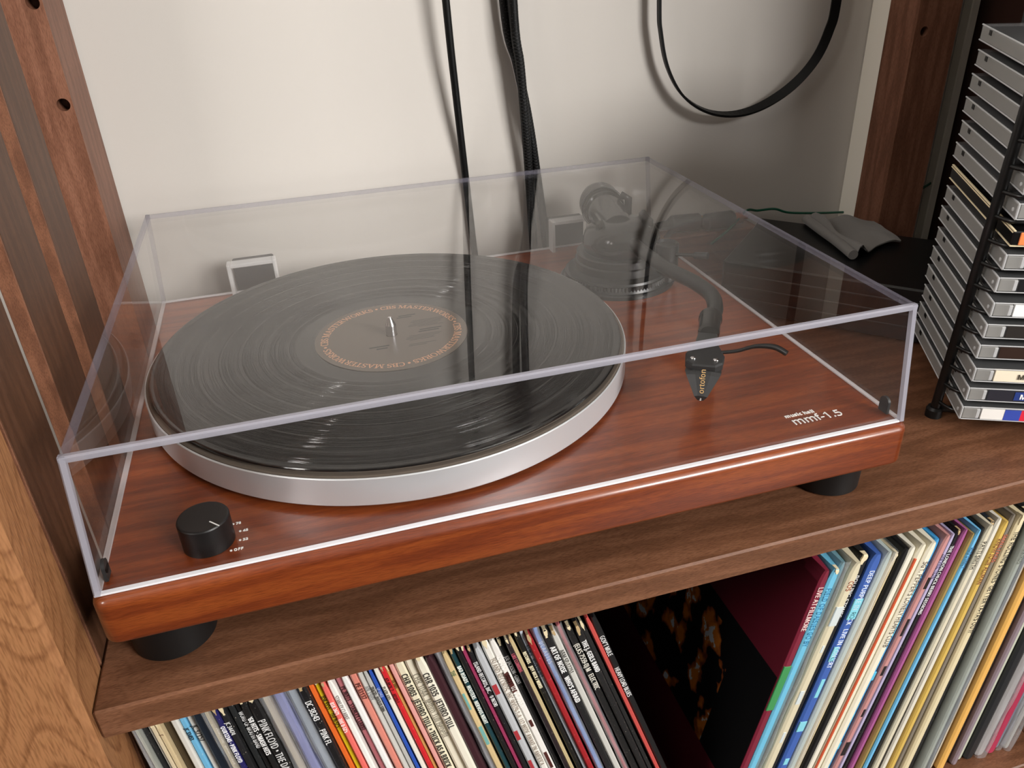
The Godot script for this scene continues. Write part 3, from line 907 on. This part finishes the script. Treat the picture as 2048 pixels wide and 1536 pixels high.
func sleeve_mesh(thick: float, h: float, d: float) -> ArrayMesh:
	var key := "sleeve%.1f %.3f" % [thick * 1000, h]
	if noises.has(key): return noises[key]
	var s := st()
	# rows up the spine; the corner is pinched at the top
	var rows := [[0.0, 0.7], [0.002, 1.0], [h - 0.009, 1.0], [h - 0.004, 0.82], [h - 0.0012, 0.6], [h, 0.42]]
	var rings := []
	for r in rows:
		var w: float = thick / 2
		var f: float = w * r[1]
		var back: float = w * (1.0 if r[0] < h - 0.003 else 0.8)
		rings.append([Vector3(-back, r[0], -d), Vector3(-back, r[0], -0.016), Vector3(-f, r[0], -0.0011), Vector3(-f * 0.55, r[0], 0), Vector3(f * 0.55, r[0], 0), Vector3(f, r[0], -0.0011), Vector3(back, r[0], -0.016), Vector3(back, r[0], -d)])
	for i in rings.size() - 1:
		for k in 8:
			var j := (k + 1) % 8
			face(s, [rings[i][k], rings[i][j], rings[i + 1][j], rings[i + 1][k]], Vector3(0, (rows[i][0] + rows[i + 1][0]) / 2, [-d / 2, -0.02, -0.03, -0.03, -0.03, -0.02, -d / 2, -d / 2][k]))
	face(s, rings[0].duplicate(), Vector3(0, h / 2, -d / 2))
	face(s, rings[-1].duplicate(), Vector3(0, h / 2, -d / 2))
	noises[key] = s.commit()
	return noises[key]

func corner_mesh(thick: float, kind: int) -> ArrayMesh:
	# the frayed board showing at the top of a worn spine, each kind torn differently
	var key := "corner%.1f %d" % [thick * 1000, kind]
	if noises.has(key): return noises[key]
	var r2 := RandomNumberGenerator.new()
	r2.seed = 100 + kind
	var s := st()
	var w := thick / 2
	var deep := r2.randf_range(0.004, 0.0095)
	var rows := 7
	var rings := []
	for i in rows:
		var f := float(i) / (rows - 1)          # 0 at the torn lower edge, 1 at the top
		var y := -deep * (1.0 - f) + 0.0003
		var full := 0.84 if y < -0.004 else lerpf(0.84, 0.46, (y + 0.004) / 0.0043)
		var open := clampf(f * 1.6 + 0.12, 0.0, 1.0)
		var lean2 := (float(kind % 3) - 1.0) * (1.0 - open)
		var lft := -w * full * clampf(open - lean2 * 0.8 + r2.randf_range(-0.22, 0.1), 0.04, 1.0)
		var rgt := w * full * clampf(open + lean2 * 0.8 + r2.randf_range(-0.22, 0.1), 0.04, 1.0)
		var out := 0.00035 if y < -0.001 else -0.0001
		rings.append([Vector3(lft * 1.04, y, -0.0042), Vector3(lft * 0.78, y, out), Vector3(rgt * 0.78, y, out), Vector3(rgt * 1.04, y, -0.0042)])
	for i in rows - 1:
		for k in 4:
			var mid := Vector3.ZERO
			for v in rings[i] + rings[i + 1]: mid += v / 8.0
			var q := [rings[i][k], rings[i][(k + 1) % 4], rings[i + 1][(k + 1) % 4], rings[i + 1][k]]
			face(s, [q[0], q[1], q[2]], mid)
			face(s, [q[0], q[2], q[3]], mid)
	face(s, rings[0].duplicate(), Vector3(0, 0, -0.003))
	face(s, rings[-1].duplicate(), Vector3(0, -0.01, -0.003))
	noises[key] = s.commit()
	return noises[key]

func film_mesh(thick: float, h: float, d: float) -> ArrayMesh:
	# a loose clear outer sleeve, crinkled along its front
	var s := st()
	var n := 26
	var rows := []
	var ph := rng.randf_range(0, TAU)
	for i in n + 1:
		var y := h * i / n
		var ring := []
		for k in 7:
			var a := PI * k / 6
			var w := thick / 2 + 0.0005 + 0.0002 * sin(y * 170.0 + k + ph)
			ring.append(Vector3(-cos(a) * w, y, sin(a) * 0.0032 + 0.0006 + 0.0005 * sin(y * 95.0 + ph * 2.0 + k * 0.8) + rng.randf_range(-0.0002, 0.0002)))
		ring.push_front(Vector3(-thick / 2 - 0.0004, y, -d))
		ring.append(Vector3(thick / 2 + 0.0004, y, -d))
		rows.append(ring)
	for i in n:
		for k in rows[0].size() - 1:
			face(s, [rows[i][k], rows[i][k + 1], rows[i + 1][k + 1]], Vector3(0, h * (i + 0.5) / n, -0.02))
			face(s, [rows[i][k], rows[i + 1][k + 1], rows[i + 1][k]], Vector3(0, h * (i + 0.5) / n, -0.02))
	return s.commit()

func spine_text() -> Basis:
	return Basis(Vector3(0, -1, 0), Vector3(1, 0, 0), Vector3(0, 0, 1))

func build_row(list: Array, x: float, left: bool) -> void:
	var h := 0.302 if left else 0.283
	var inks := {}
	var looks := []
	for row in list: looks.append(row.split("|")[2])
	for i in list.size():
		var f: PackedStringArray = list[i].split("|")
		var thick := float(f[0]) / 1000.0
		var top := x + thick / 2
		var lean := deg_to_rad(4.4 + 57.0 * maxf(top, 0.0)) if left else -deg_to_rad(12.0 if top < 0.5 else maxf(6.0, 12.0 - (top - 0.5) * 70.0))
		x += thick / cos(lean)
		var tall := h + rng.randf_range(-0.0025, 0.0025)
		var foot := top + tall * sin(lean)
		var words: String = f[2]
		var label := words + " record sleeve"
		if f[5] == "p": label += " in clear film"
		label += " between "
		var before: String = ("the left post" if left else "the open gap") if i == 0 else str(looks[i - 1])
		var after: String = ("the open gap" if left else "the right end") if i == list.size() - 1 else str(looks[i + 1])
		label += before.replace(",", "") + " and " + after.replace(",", "")
		label = label.replace(",", "")
		var o := thing("record_sleeve", label, "record sleeve", Vector3(foot, LOWER + thick / 2 * absf(sin(lean)) + 0.0003, -0.0115 + rng.randf_range(-0.003, 0.003)), "record sleeves leaning left of the gap" if left else "record sleeves leaning right of the gap")
		o.rotation.z = lean
		var col := Color(f[1])
		var inset := 0.0007 if f[5] == "p" else 0.0
		var t2 := thick - 0.0003 - inset * 1.6
		var key := "s" + f[1]
		if not M.has(key):
			M[key] = plain(col * Color(0.94, 0.94, 0.94), 0.5)
			if f[5] == "w":
				M[key].detail_enabled = true
				M[key].detail_blend_mode = BaseMaterial3D.BLEND_MODE_MIX
				M[key].detail_uv_layer = BaseMaterial3D.DETAIL_UV_2
				M[key].detail_albedo = M.flecks
				M[key].uv2_triplanar = true
				M[key].uv2_scale = Vector3(60, 11, 20)
				M[key].uv2_offset = Vector3(i * 0.37, i * 0.61, 0)
		part("sleeve", sleeve_mesh(t2, tall, 0.308), M[key], o)
		if f[5] == "w":
			part("worn_corner", corner_mesh(t2, i * 5 % 7), M.board if i % 3 else M.board_dark, o, at(0, tall, 0))
		elif f[5] == "p":
			part("clear_film", film_mesh(thick - 0.0012, tall + 0.003, 0.309), M.film, o)
		elif f[5].begins_with("s"):
			var c2 := Color(f[5].substr(1))
			if not M.has(f[5]): M[f[5]] = plain(c2, 0.5)
			var s := st()
			if f[2] == "maroon":
				add_box(s, Vector3(-t2 * 0.46, tall - 0.128, -0.0008), Vector3(t2 * 0.46, tall - 0.085, 0.0003), 0.0001)
			elif f[2].contains("lined"):
				add_box(s, Vector3(-t2 * 0.5, 0.01, -0.0008), Vector3(-t2 * 0.22, tall - 0.012, 0.0003), 0.0001)
			else:
				for k in 5:
					s = st()
					var yb := tall - 0.03 - k * 0.042 - rng.randf_range(0, 0.012)
					add_box(s, Vector3(-t2 * rng.randf_range(0.1, 0.46), yb - rng.randf_range(0.006, 0.02), -0.0008), Vector3(t2 * rng.randf_range(0.1, 0.46), yb, 0.0003), 0.0001)
					if k < 4: part("printed_band", s.commit(), M[f[5]], o)
			part("printed_band", s.commit(), M[f[5]], o)
		if f[3]:
			if not inks.has(f[4]): inks[f[4]] = plain(Color(f[4]), 0.6)
			var high := minf(t2 * 0.72, 0.0040)
			var tm := letters(f[3], high, left and i % 2 == 0, "Droid Sans", 0.0002)
			part("lettering", tm, inks[f[4]], o, Transform3D(spine_text() * Basis.from_scale(Vector3(0.86, 1, 1)), Vector3(0, tall - 0.0135 - (i * 7 % 5) * 0.0012 - (0.004 if f[2] == "satin black" else 0.0), 0.0002)))
		if not left and i == 0:
			build_cover_print(o, t2, tall)

func build_cover_print(o: Node3D, thick: float, tall: float) -> void:
	# the front of the sleeve that faces the gap: maroon above, a dark printed band with tawny shapes across it
	var im := Image.create(384, 384, false, Image.FORMAT_RGB8)
	im.fill(Color(0.36, 0.075, 0.135))
	var n := FastNoiseLite.new()
	n.seed = 31
	n.frequency = 0.016
	n.fractal_octaves = 4
	var n2 := FastNoiseLite.new()
	n2.seed = 77
	n2.frequency = 0.03
	for y in range(128, 300):
		for x in 384:
			var v := n.get_noise_2d(x * 1.3, y)
			var c := Color(0.025, 0.022, 0.03)
			if y > 146 and x > 40 and x < 340:
				if v > 0.10: c = Color(0.42, 0.19, 0.07).lerp(Color(0.80, 0.46, 0.14), clampf((v - 0.1) * 4.0, 0, 1))
				if v > 0.32 and n2.get_noise_2d(x, y) > 0.2: c = Color(0.8, 0.82, 0.86)
			im.set_pixel(x, y, c)
	var m := plain(Color.WHITE, 0.45)
	m.albedo_texture = ImageTexture.create_from_image(im)
	var s := st()
	var x := -thick / 2 - 0.0002
	quad(s, Vector3(x, 0.004, -0.304), Vector3(x, tall - 0.006, -0.304), Vector3(x, tall - 0.006, -0.0165), Vector3(x, 0.004, -0.0165))
	var xs := -thick / 2 * 0.995 - 0.0002
	var edge := [Vector3(x, 0.004, -0.0165), Vector3(x, tall - 0.010, -0.0165), Vector3(xs, tall - 0.010, -0.0016), Vector3(xs, 0.004, -0.0016)]
	var euv := [Vector2(0.998, 1), Vector2(0.998, 0.015), Vector2(0.998, 0.015), Vector2(0.998, 1)]
	for t in [[0, 1, 2], [0, 2, 3]]:
		tri(s, [edge[t[0]], edge[t[1]], edge[t[2]]], [Vector3.LEFT, Vector3.LEFT, Vector3.LEFT], [euv[t[0]], euv[t[1]], euv[t[2]]])
	part("cover_print", s.commit(), m, o)

func build_sleeves() -> void:
	M.board = plain(Color(0.86, 0.80, 0.66), 0.85)
	M.board_dark = plain(Color(0.70, 0.60, 0.44), 0.85)
	M.film = frosted(Color(0.85, 0.86, 0.88), 0.16, 0.12)
	build_row(LEFT_ROW, -0.0125, true)
	build_row(RIGHT_ROW, 0.4042, false)

# ---------------------------------------------------------------- CD cases in a wire rack

func build_cd_rack() -> void:
	var theta := 0.454
	var front := Vector3(-sin(theta), 0, cos(theta))      # from the back of a case to its spine
	var across := Vector3(cos(theta), 0, sin(theta))
	var frame := Basis(across, Vector3.UP, front)
	var origin := Vector3(0.5202, SHELF, -0.0431)
	var pitch := 0.0155
	var low := 0.016
	M.case_clear = frosted(Color(0.60, 0.605, 0.61), 0.16, 0.3)
	M.case_side = frosted(Color(0.66, 0.655, 0.64), 0.50, 0.3)
	M.case_edge_gleam = frosted(Color(0.84, 0.845, 0.85), 0.62, 0.3)  # pale tint for the highlights on the clear edges
	M.tray = plain(Color(0.05, 0.052, 0.055), 0.4)
	M.tray_grey = plain(Color(0.22, 0.22, 0.225), 0.45)
	var rack := thing("cd_rack", "black wire rack holding the stack of CD cases", "CD rack", origin)
	rack.basis = frame
	var wire := 0.0033
	for p in [[-0.0055, -0.031], [0.03, -0.1335], [0.1475, -0.031], [0.112, -0.1335]]:
		part("post", tube([Vector3(p[0], 0.0, p[1]), Vector3(p[0], 0.30, p[1] + (0.027 if p[1] > -0.1 else 0.0))], wire, 14), M.satin_black, rack)
		part("post_foot", lathe([Vector2(0, 0), Vector2(0.0055, 0), Vector2(0.0055, 0.006), Vector2(0.0045, 0.008), Vector2(0, 0.008)], 20), M.rubber, rack, at(p[0], 0, p[1]))
	for z in [-0.031, -0.1335]:
		part("crossbar", tube([Vector3(-0.0055 if z > -0.1 else 0.03, 0.006, z), Vector3(0.1475 if z > -0.1 else 0.112, 0.006, z)], 0.0025, 10), M.satin_black, rack)
	for k in 15:
		var y := low + pitch * k - 0.0022
		var dz := 0.009 + y * 0.09
		for x in [-0.0055, 0.1475]:
			var q := 1.0 if x < 0 else -1.0
			part("bracket", tube(curve([Vector3(x, y, -0.041 + dz), Vector3(x + q * 0.001, y, -0.036 + dz), Vector3(x + q * 0.006, y, -0.028 + dz), Vector3(x + q * 0.016, y, -0.027 + dz)], 4), 0.0013, 8), M.satin_black, rack)
	# spine strip: background | text | its colour | bold
	var spines := [
		["ece9e4", "BEETHOVEN: VIOLIN", "303030", "white spine with blue and red blocks", "lowest in the rack"],
		["2c2c34", "MSR", "f0f0f4", "dark spine with a small blue panel", "second from the bottom"],
		["efe4cc", "MYK 38479      BACH", "3a342c", "cream spine and dark lettering", "third from the bottom"],
		["33241e", "JOE PASS: SOLO", "f4f4f4", "brown-black spine and bold white lettering", "fourth from the bottom"],
		["2e2a28", "305-2", "f4f4f4", "dark spine and white numbers", "fifth from the bottom"],
		["f4f4f2", "9 79179-2", "26304c", "white spine and dark numbers", "sixth from the bottom"],
		["1c1c1e", "", "f4f4f4", "black spine with a small white square", "seventh from the bottom"],
		["5fd0d4", "CHICK", "1c3c4c", "turquoise spine", "eighth from the bottom"],
		["f08a50", "DIANA", "3c1410", "orange end and black board sides", "ninth from the bottom"],
		["b8bcc4", "", "303030", "pale spine", "sixth from the top"],
		["9aa0a8", "", "303030", "grey spine", "fifth from the top"],
		["6c7078", "", "303030", "smoky spine", "fourth from the top"],
		["50545c", "", "303030", "slate spine", "third from the top"],
		["84888c", "", "303030", "dull spine", "second from the top"],
		
		["707478", "", "303030", "dusky spine", "topmost in the rack"],
	]
	var w := 0.142
	var d := 0.125
	var th := 0.0102
	var shell := st()
	add_box(shell, Vector3(0, 0, -d), Vector3(w, th, 0), 0.0007)
	var shell_mesh := shell.commit()
	var ribs := st()
	# the thick clear end of the lid that wraps the hinge side, with its lugs
	add_box(ribs, Vector3(-0.0003, 0.0010, -d + 0.002), Vector3(0.0010, th - 0.0010, -0.0015), 0.0004)
	add_box(ribs, Vector3(0.0010, 0.0010, -0.0014), Vector3(0.0112, th - 0.0010, 0.0003), 0.0004)
	# pale bars painting highlights along the case edges, and the front corner lug
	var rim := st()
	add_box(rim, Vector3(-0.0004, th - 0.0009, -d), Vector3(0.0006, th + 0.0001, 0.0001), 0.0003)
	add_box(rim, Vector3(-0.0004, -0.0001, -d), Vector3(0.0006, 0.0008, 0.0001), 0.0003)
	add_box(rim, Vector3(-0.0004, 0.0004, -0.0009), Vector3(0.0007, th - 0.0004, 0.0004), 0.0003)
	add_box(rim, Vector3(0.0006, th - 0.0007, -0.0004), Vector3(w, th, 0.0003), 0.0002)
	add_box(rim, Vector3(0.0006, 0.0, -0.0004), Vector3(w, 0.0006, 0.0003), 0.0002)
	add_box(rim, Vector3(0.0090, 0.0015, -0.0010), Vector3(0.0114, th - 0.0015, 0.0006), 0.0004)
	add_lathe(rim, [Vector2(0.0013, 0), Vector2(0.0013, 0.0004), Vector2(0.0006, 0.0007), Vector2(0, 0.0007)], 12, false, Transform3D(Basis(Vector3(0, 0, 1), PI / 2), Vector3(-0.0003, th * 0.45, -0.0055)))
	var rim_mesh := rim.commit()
	var ribs_mesh := ribs.commit()
	var notch := st()
	add_box(notch, Vector3(-0.0007, th - 0.0042, -d + 0.017), Vector3(0.0, th - 0.0012, -d + 0.0215), 0.0002)
	add_box(notch, Vector3(-0.0007, th - 0.0042, -0.030), Vector3(0.0, th - 0.0012, -0.0255), 0.0002)
	var notch_mesh := notch.commit()
	var tray_mesh := box(Vector3(0.0030, 0.0012, -d + 0.002), Vector3(w - 0.0015, th - 0.0016, -0.0026), 0.0004)
	var cards := box(Vector3(0.0125, 0.0011, -0.0022), Vector3(w - 0.002, th - 0.0011, 0.00035))
	for k in 15:
		var sp: Array = spines[k]
		var slip := (k * 37 % 11 - 5) * 0.0004
		var digi: bool = k == 8
		var c := thing("cd_case", ("CD sleeve of board with " if digi else "clear CD case with ") + sp[3] + ", " + sp[4], "CD case", origin + Vector3(0, low + pitch * k, 0) + across * 0.0003 + front * slip, "CD cases in the wire rack")
		c.basis = frame * Basis(Vector3.RIGHT, 0.05)
		var card := plain(Color(sp[0]), 0.35)
		if digi:
			part("board", box(Vector3(0, 0.0006, -d), Vector3(w, th - 0.0006, 0), 0.0008), M.black, c)
			var e := st()
			add_box(e, Vector3(-0.0002, 0, -d - 0.0002), Vector3(w, 0.0007, 0.0002), 0.0002)
			add_box(e, Vector3(-0.0002, th - 0.0007, -d - 0.0002), Vector3(0.0012, th + 0.0001, 0.0002), 0.0002)
			add_box(e, Vector3(-0.0004, th - 0.0019, -d), Vector3(0.0002, th - 0.0012, -0.001), 0.0001)
			part("board_edge", e.commit(), M.board, c)
			part("spine_card", box(Vector3(0.004, 0.0012, -0.002), Vector3(w - 0.002, th - 0.0012, 0.0006), 0.0003), card, c)
			var ln := st()
			for q in 6: add_box(ln, Vector3(0.004, th - 0.0007, -d + 0.012 + q * 0.014), Vector3(w - 0.01, th - 0.0004, -d + 0.0127 + q * 0.014))
			part("printed_lines", ln.commit(), M.dark_grey, c)
		else:
			part("case", shell_mesh, M.case_clear, c)
			part("hinge_side", ribs_mesh, M.case_side, c)
			part("case_edge_gleam", rim_mesh, M.case_edge_gleam, c)
			part("notch", notch_mesh, M.tray, c)
			part("tray", tray_mesh, M.tray_grey if k >= 9 and k % 2 else M.tray, c)
			part("spine_card", cards, card, c)
		if k == 0:
			part("spine_block", box(Vector3(0.0265, 0.0011, -0.002), Vector3(0.0365, th - 0.0011, 0.0005)), plain(Color(0.22, 0.30, 0.66), 0.4), c)
			part("spine_block", box(Vector3(0.0365, 0.0011, -0.002), Vector3(0.046, th - 0.0011, 0.0005)), plain(Color(0.85, 0.16, 0.25), 0.4), c)
			part("lettering", letters("BEETHOVEN: VIOLIN CONCERTO", 0.0024, true), plain(Color(0.2, 0.2, 0.2)), c, at(0.052, 0.0070, 0.0005))
			part("lettering", letters("ITZHAK PERLMAN", 0.0024, true), plain(Color(0.2, 0.2, 0.2)), c, at(0.052, 0.0034, 0.0005))
			continue
		if k == 1:
			part("spine_block", box(Vector3(0.0285, 0.0022, -0.002), Vector3(0.046, 0.0085, 0.0006)), plain(Color(0.16, 0.24, 0.5), 0.4), c)
		if k == 6:
			part("spine_block", box(Vector3(0.0225, 0.0022, -0.002), Vector3(0.0305, 0.0088, 0.0006), 0.001), M.white_print, c)
			part("lettering", letters("d", 0.0042, true, "Droid Serif"), M.black, c, at(0.0248, 0.0056, 0.0007))
		if sp[1]:
			part("lettering", letters(sp[1], 0.0038, k in [1, 3, 4, 8]), plain(Color(sp[2]), 0.5), c, at([0, 0.0315, 0.026, 0.034, 0.0265, 0.026, 0, 0.025, 0.009][k] if k < 9 else 0.03, th / 2, 0.0007))

# ---------------------------------------------------------------- cables on the wall

func build_wall_cables() -> void:
	var a := curve([Vector3(0.2475, 0.62, -0.362), Vector3(0.2515, 0.40, -0.364), Vector3(0.2565, 0.2075, -0.3665), Vector3(0.2605, 0.1345, -0.3725), Vector3(0.2656, 0.066, -0.3815), Vector3(0.2690, 0.0, -0.3825), Vector3(0.272, -0.058, -0.3815)], 8)
	tag(part("cable", tube(a, 0.0031, 14), M.black_cable, self), "thin smooth black cable hanging alone down the wall, left of the braided pair", "cable")
	# two braided cables that cross
	var b1 := curve([Vector3(0.3095, 0.60, -0.362), Vector3(0.3095, 0.40, -0.364), Vector3(0.3112, 0.2045, -0.367), Vector3(0.3158, 0.1545, -0.368), Vector3(0.3192, 0.11, -0.3705), Vector3(0.3227, 0.063, -0.3755), Vector3(0.326, 0.0, -0.379), Vector3(0.328, -0.057, -0.379)], 8)
	var b2 := curve([Vector3(0.2985, 0.60, -0.372), Vector3(0.3005, 0.40, -0.374), Vector3(0.3060, 0.2045, -0.376), Vector3(0.3158, 0.1545, -0.3772), Vector3(0.3242, 0.11, -0.3775), Vector3(0.3310, 0.063, -0.3795), Vector3(0.338, 0.0, -0.379), Vector3(0.341, -0.057, -0.379)], 8)
	var n := 0
	for pts in [b1, b2]:
		var o := thing("braided_cable", ["black braided cable that passes in front where the pair cross", "black braided cable that passes behind where the pair cross"][n], "cable")
		o.set_meta("group", "braided cables hanging down the wall")
		part("core", tube(pts, 0.0038, 14), M.black_cable, o)
		# the braid: two families of fine threads wound round the core
		var s := st()
		for fam in [-1.0, 1.0]:
			for strand in 4:
				var th := []
				var run := 0.0
				for i in range(0, pts.size() - 1):
					for sub in 6:
						var p: Vector3 = pts[i].lerp(pts[i + 1], sub / 6.0)
						if p.y > 0.30 or p.y < -0.03: continue
						var ang: float = fam * p.y * TAU / 0.011 + TAU * strand / 4.0
						th.append(p + Vector3(cos(ang), 0, sin(ang)) * 0.00375)
				if th.size() > 2: add_tube(s, th, 0.0003, 4)
		part("braid", s.commit(), M.braid, o)
		n += 1
	# flat strap that hangs in a loop; its face turns along the way
	var lp := curve([Vector3(0.4400, 0.42, -0.372), Vector3(0.4385, 0.30, -0.372), Vector3(0.4415, 0.197, -0.371), Vector3(0.4445, 0.170, -0.371), Vector3(0.4525, 0.142, -0.371), Vector3(0.4690, 0.117, -0.371), Vector3(0.4940, 0.101, -0.371), Vector3(0.5230, 0.0955, -0.371), Vector3(0.5520, 0.1005, -0.371), Vector3(0.5820, 0.116, -0.371), Vector3(0.6030, 0.137, -0.371), Vector3(0.6140, 0.162, -0.371), Vector3(0.6175, 0.190, -0.371), Vector3(0.6160, 0.30, -0.371), Vector3(0.610, 0.42, -0.372)], 6)
	var s2 := st()
	var half := 0.0043
	var thick := 0.0011
	var rings := []
	for i in lp.size():
		var d: Vector3 = (lp[min(i + 1, lp.size() - 1)] - lp[max(i - 1, 0)]).normalized()
		var inplane := d.cross(Vector3(0, 0, 1)).normalized()
		var f := float(i) / (lp.size() - 1)
		var ang := lerpf(deg_to_rad(12), deg_to_rad(78), smoothstep(0.42, 0.86, f))   # 0: edge on, 90: face on
		var wide := (inplane * sin(ang) + Vector3(0, 0, 1) * cos(ang)).normalized()
		var flat := d.cross(wide).normalized()
		rings.append([lp[i] + wide * half + flat * thick, lp[i] + wide * half - flat * thick, lp[i] - wide * half - flat * thick, lp[i] - wide * half + flat * thick])
	for i in rings.size() - 1:
		for k in 4:
			face(s2, [rings[i][k], rings[i][(k + 1) % 4], rings[i + 1][(k + 1) % 4], rings[i + 1][k]], (lp[i] + lp[i + 1]) / 2)
	tag(part("strap", s2.commit(), M.black_cable, self), "flat black strap hanging in a loop against the wall", "strap")

# ---------------------------------------------------------------- the black box in the corner and what lies by it

func build_corner_box() -> void:
	var u := Vector3(0.695, 0, 0.72).normalized()      # along the long side
	var v := Vector3(-0.72, 0, 0.695).normalized()     # from the back to the front edge
	var corner := Vector3(0.5655, SHELF, -0.372)
	var b := thing("amplifier", "flat black box set at an angle in the corner behind the CD rack", "amplifier", corner)
	b.basis = Basis(u, Vector3.UP, v)
	var long := 0.168
	var deep := 0.128
	part("body", box(Vector3(0, 0.004, 0), Vector3(long, 0.0505, deep), 0.0015), M.satin_black, b)
	for p in [[0.015, 0.015], [long - 0.015, 0.015], [0.015, deep - 0.015], [long - 0.015, deep - 0.015]]:
		part("foot", lathe([Vector2(0, 0), Vector2(0.006, 0), Vector2(0.006, 0.0045), Vector2(0, 0.0045)], 20), M.rubber, b, at(p[0], 0, p[1]))
	for k in 3:
		part("front_groove", box(Vector3(0.004, 0.016 + k * 0.011, deep - 0.0005), Vector3(long - 0.004, 0.0175 + k * 0.011, deep + 0.0009), 0.0004), M.dark_grey, b)
	for k in 2:
		part("socket", lathe([Vector2(0.0045, 0), Vector2(0.0045, 0.008), Vector2(0.0030, 0.008), Vector2(0.0030, 0.001), Vector2(0, 0.001)], 24), M.gold, b, Transform3D(Basis(Vector3(0, 0, 1), PI / 2), Vector3(0, 0.030, 0.044 + k * 0.026)))
	var rail := thing("wood_block", "brown wooden block on the shelf against the wall, under the two plugs", "block", Vector3(0.495, SHELF, -0.3735))
	part("block", box(Vector3(-0.055, 0, -0.0122), Vector3(0.062, 0.0463, 0.0122), 0.0012), M.post_lying, rail)
	# two plugs that lie behind the dust cover
	for k in 2:
		var o := thing("plug", ["black and gold cable plug lying nearest the wall behind the dust cover", "black and copper cable plug lying in front of the other plug"][k], "cable plug", Vector3(0.479 + 0.034 * k, -0.0058, -0.3745 + 0.006 * k), "cable plugs by the black box")
		o.rotation.y = -0.12 + 0.1 * k
		var side := Transform3D(Basis(Vector3(0, 0, 1), -PI / 2), Vector3.ZERO)
		part("barrel", lathe([Vector2(0.003, -0.026), Vector2(0.0048, -0.016), Vector2(0.0082, -0.012), Vector2(0.0088, -0.010), Vector2(0.0088, 0.016), Vector2(0.0078, 0.018), Vector2(0, 0.018)], 32), M.satin_black, o, side)
		part("tip", lathe([Vector2(0.006, 0.018), Vector2(0.006, 0.027), Vector2(0.002, 0.0275), Vector2(0.002, 0.034), Vector2(0, 0.035)], 24), M.gold if k == 0 else plain(Color(0.75, 0.5, 0.4), 0.3, 0.9), o, side)
		part("cord", tube(curve([Vector3(-0.024, 0, 0), Vector3(-0.045, -0.002, 0.001), Vector3(-0.060, -0.015, 0.003), Vector3(-0.070 - k * 0.03, -0.048, 0.006)], 5), 0.0028, 10), M.black_cable, o)
	# grey cloth folded on the box
	var s := st()
	var n := 22
	var c := Vector3(0.615, SHELF + 0.0508, -0.292)
	var grid := []
	var pA := Vector2(-0.019, -0.046)   # far left
	var pB := Vector2(0.040, -0.026)    # far right
	var pC := Vector2(0.025, 0.030)     # near right
	var pD := Vector2(-0.037, 0.051)    # near left
	for i in n + 1:
		var ring := []
		for j in n + 1:
			var fx := float(i) / n
			var fz := float(j) / n
			var p := pA.lerp(pB, fx).lerp(pD.lerp(pC, fx), fz)
			var y := 0.0022 + 0.0085 * exp(-pow((fx - 0.08) / 0.085, 2.0)) + 0.0035 * exp(-pow((fx - 0.62 - 0.2 * fz) / 0.16, 2.0)) + 0.0015 * sin(fz * 7.0 + fx * 4.0)
			if fx < 0.02: y = 0.0008
			ring.append(Vector3(p.x + 0.002 * sin(fz * 9.0), y + 0.0012, p.y + 0.003 * sin(fx * 8.0)))
		grid.append(ring)
	s.set_smooth_group(0)
	for lay in 2:
		var drop := Vector3(0, -0.0011 * lay, 0)
		for i in n:
			for j in n:
				var q := [grid[i][j] + drop, grid[i + 1][j] + drop, grid[i + 1][j + 1] + drop, grid[i][j + 1] + drop]
				for k in ([0, 1, 2, 0, 2, 3] if lay == 0 else [0, 2, 1, 0, 3, 2]):
					s.set_smooth_group(lay)
					s.add_vertex(q[k])
	s.generate_normals()
	var cloth := thing("cloth", "grey microfibre cleaning cloth folded on top of the black box", "cloth", c)
	part("folded_sheet", s.commit(), M.cloth, cloth)
	part("rolled_edge", tube(curve([Vector3(-0.020, 0.0050, -0.047), Vector3(-0.0265, 0.0054, -0.015), Vector3(-0.032, 0.0054, 0.018), Vector3(-0.0385, 0.0048, 0.0505)], 6), 0.0044, 14), M.cloth, cloth)
	# thin green wire along the wall behind the box
	var g := curve([Vector3(0.500, -0.022, -0.352), Vector3(0.522, -0.012, -0.358), Vector3(0.545, 0.0005, -0.368), Vector3(0.562, -0.003, -0.374), Vector3(0.582, -0.004, -0.3745), Vector3(0.600, -0.010, -0.374), Vector3(0.64, -0.016, -0.376), Vector3(0.676, -0.020, -0.378), Vector3(0.72, -0.024, -0.3785), Vector3(0.775, 0.0, -0.378)], 6)
	tag(part("green_wire", tube(g, 0.0012, 8), plain(Color(0.03, 0.30, 0.22), 0.45), self), "thin green wire strung along the wall behind the black box", "wire")
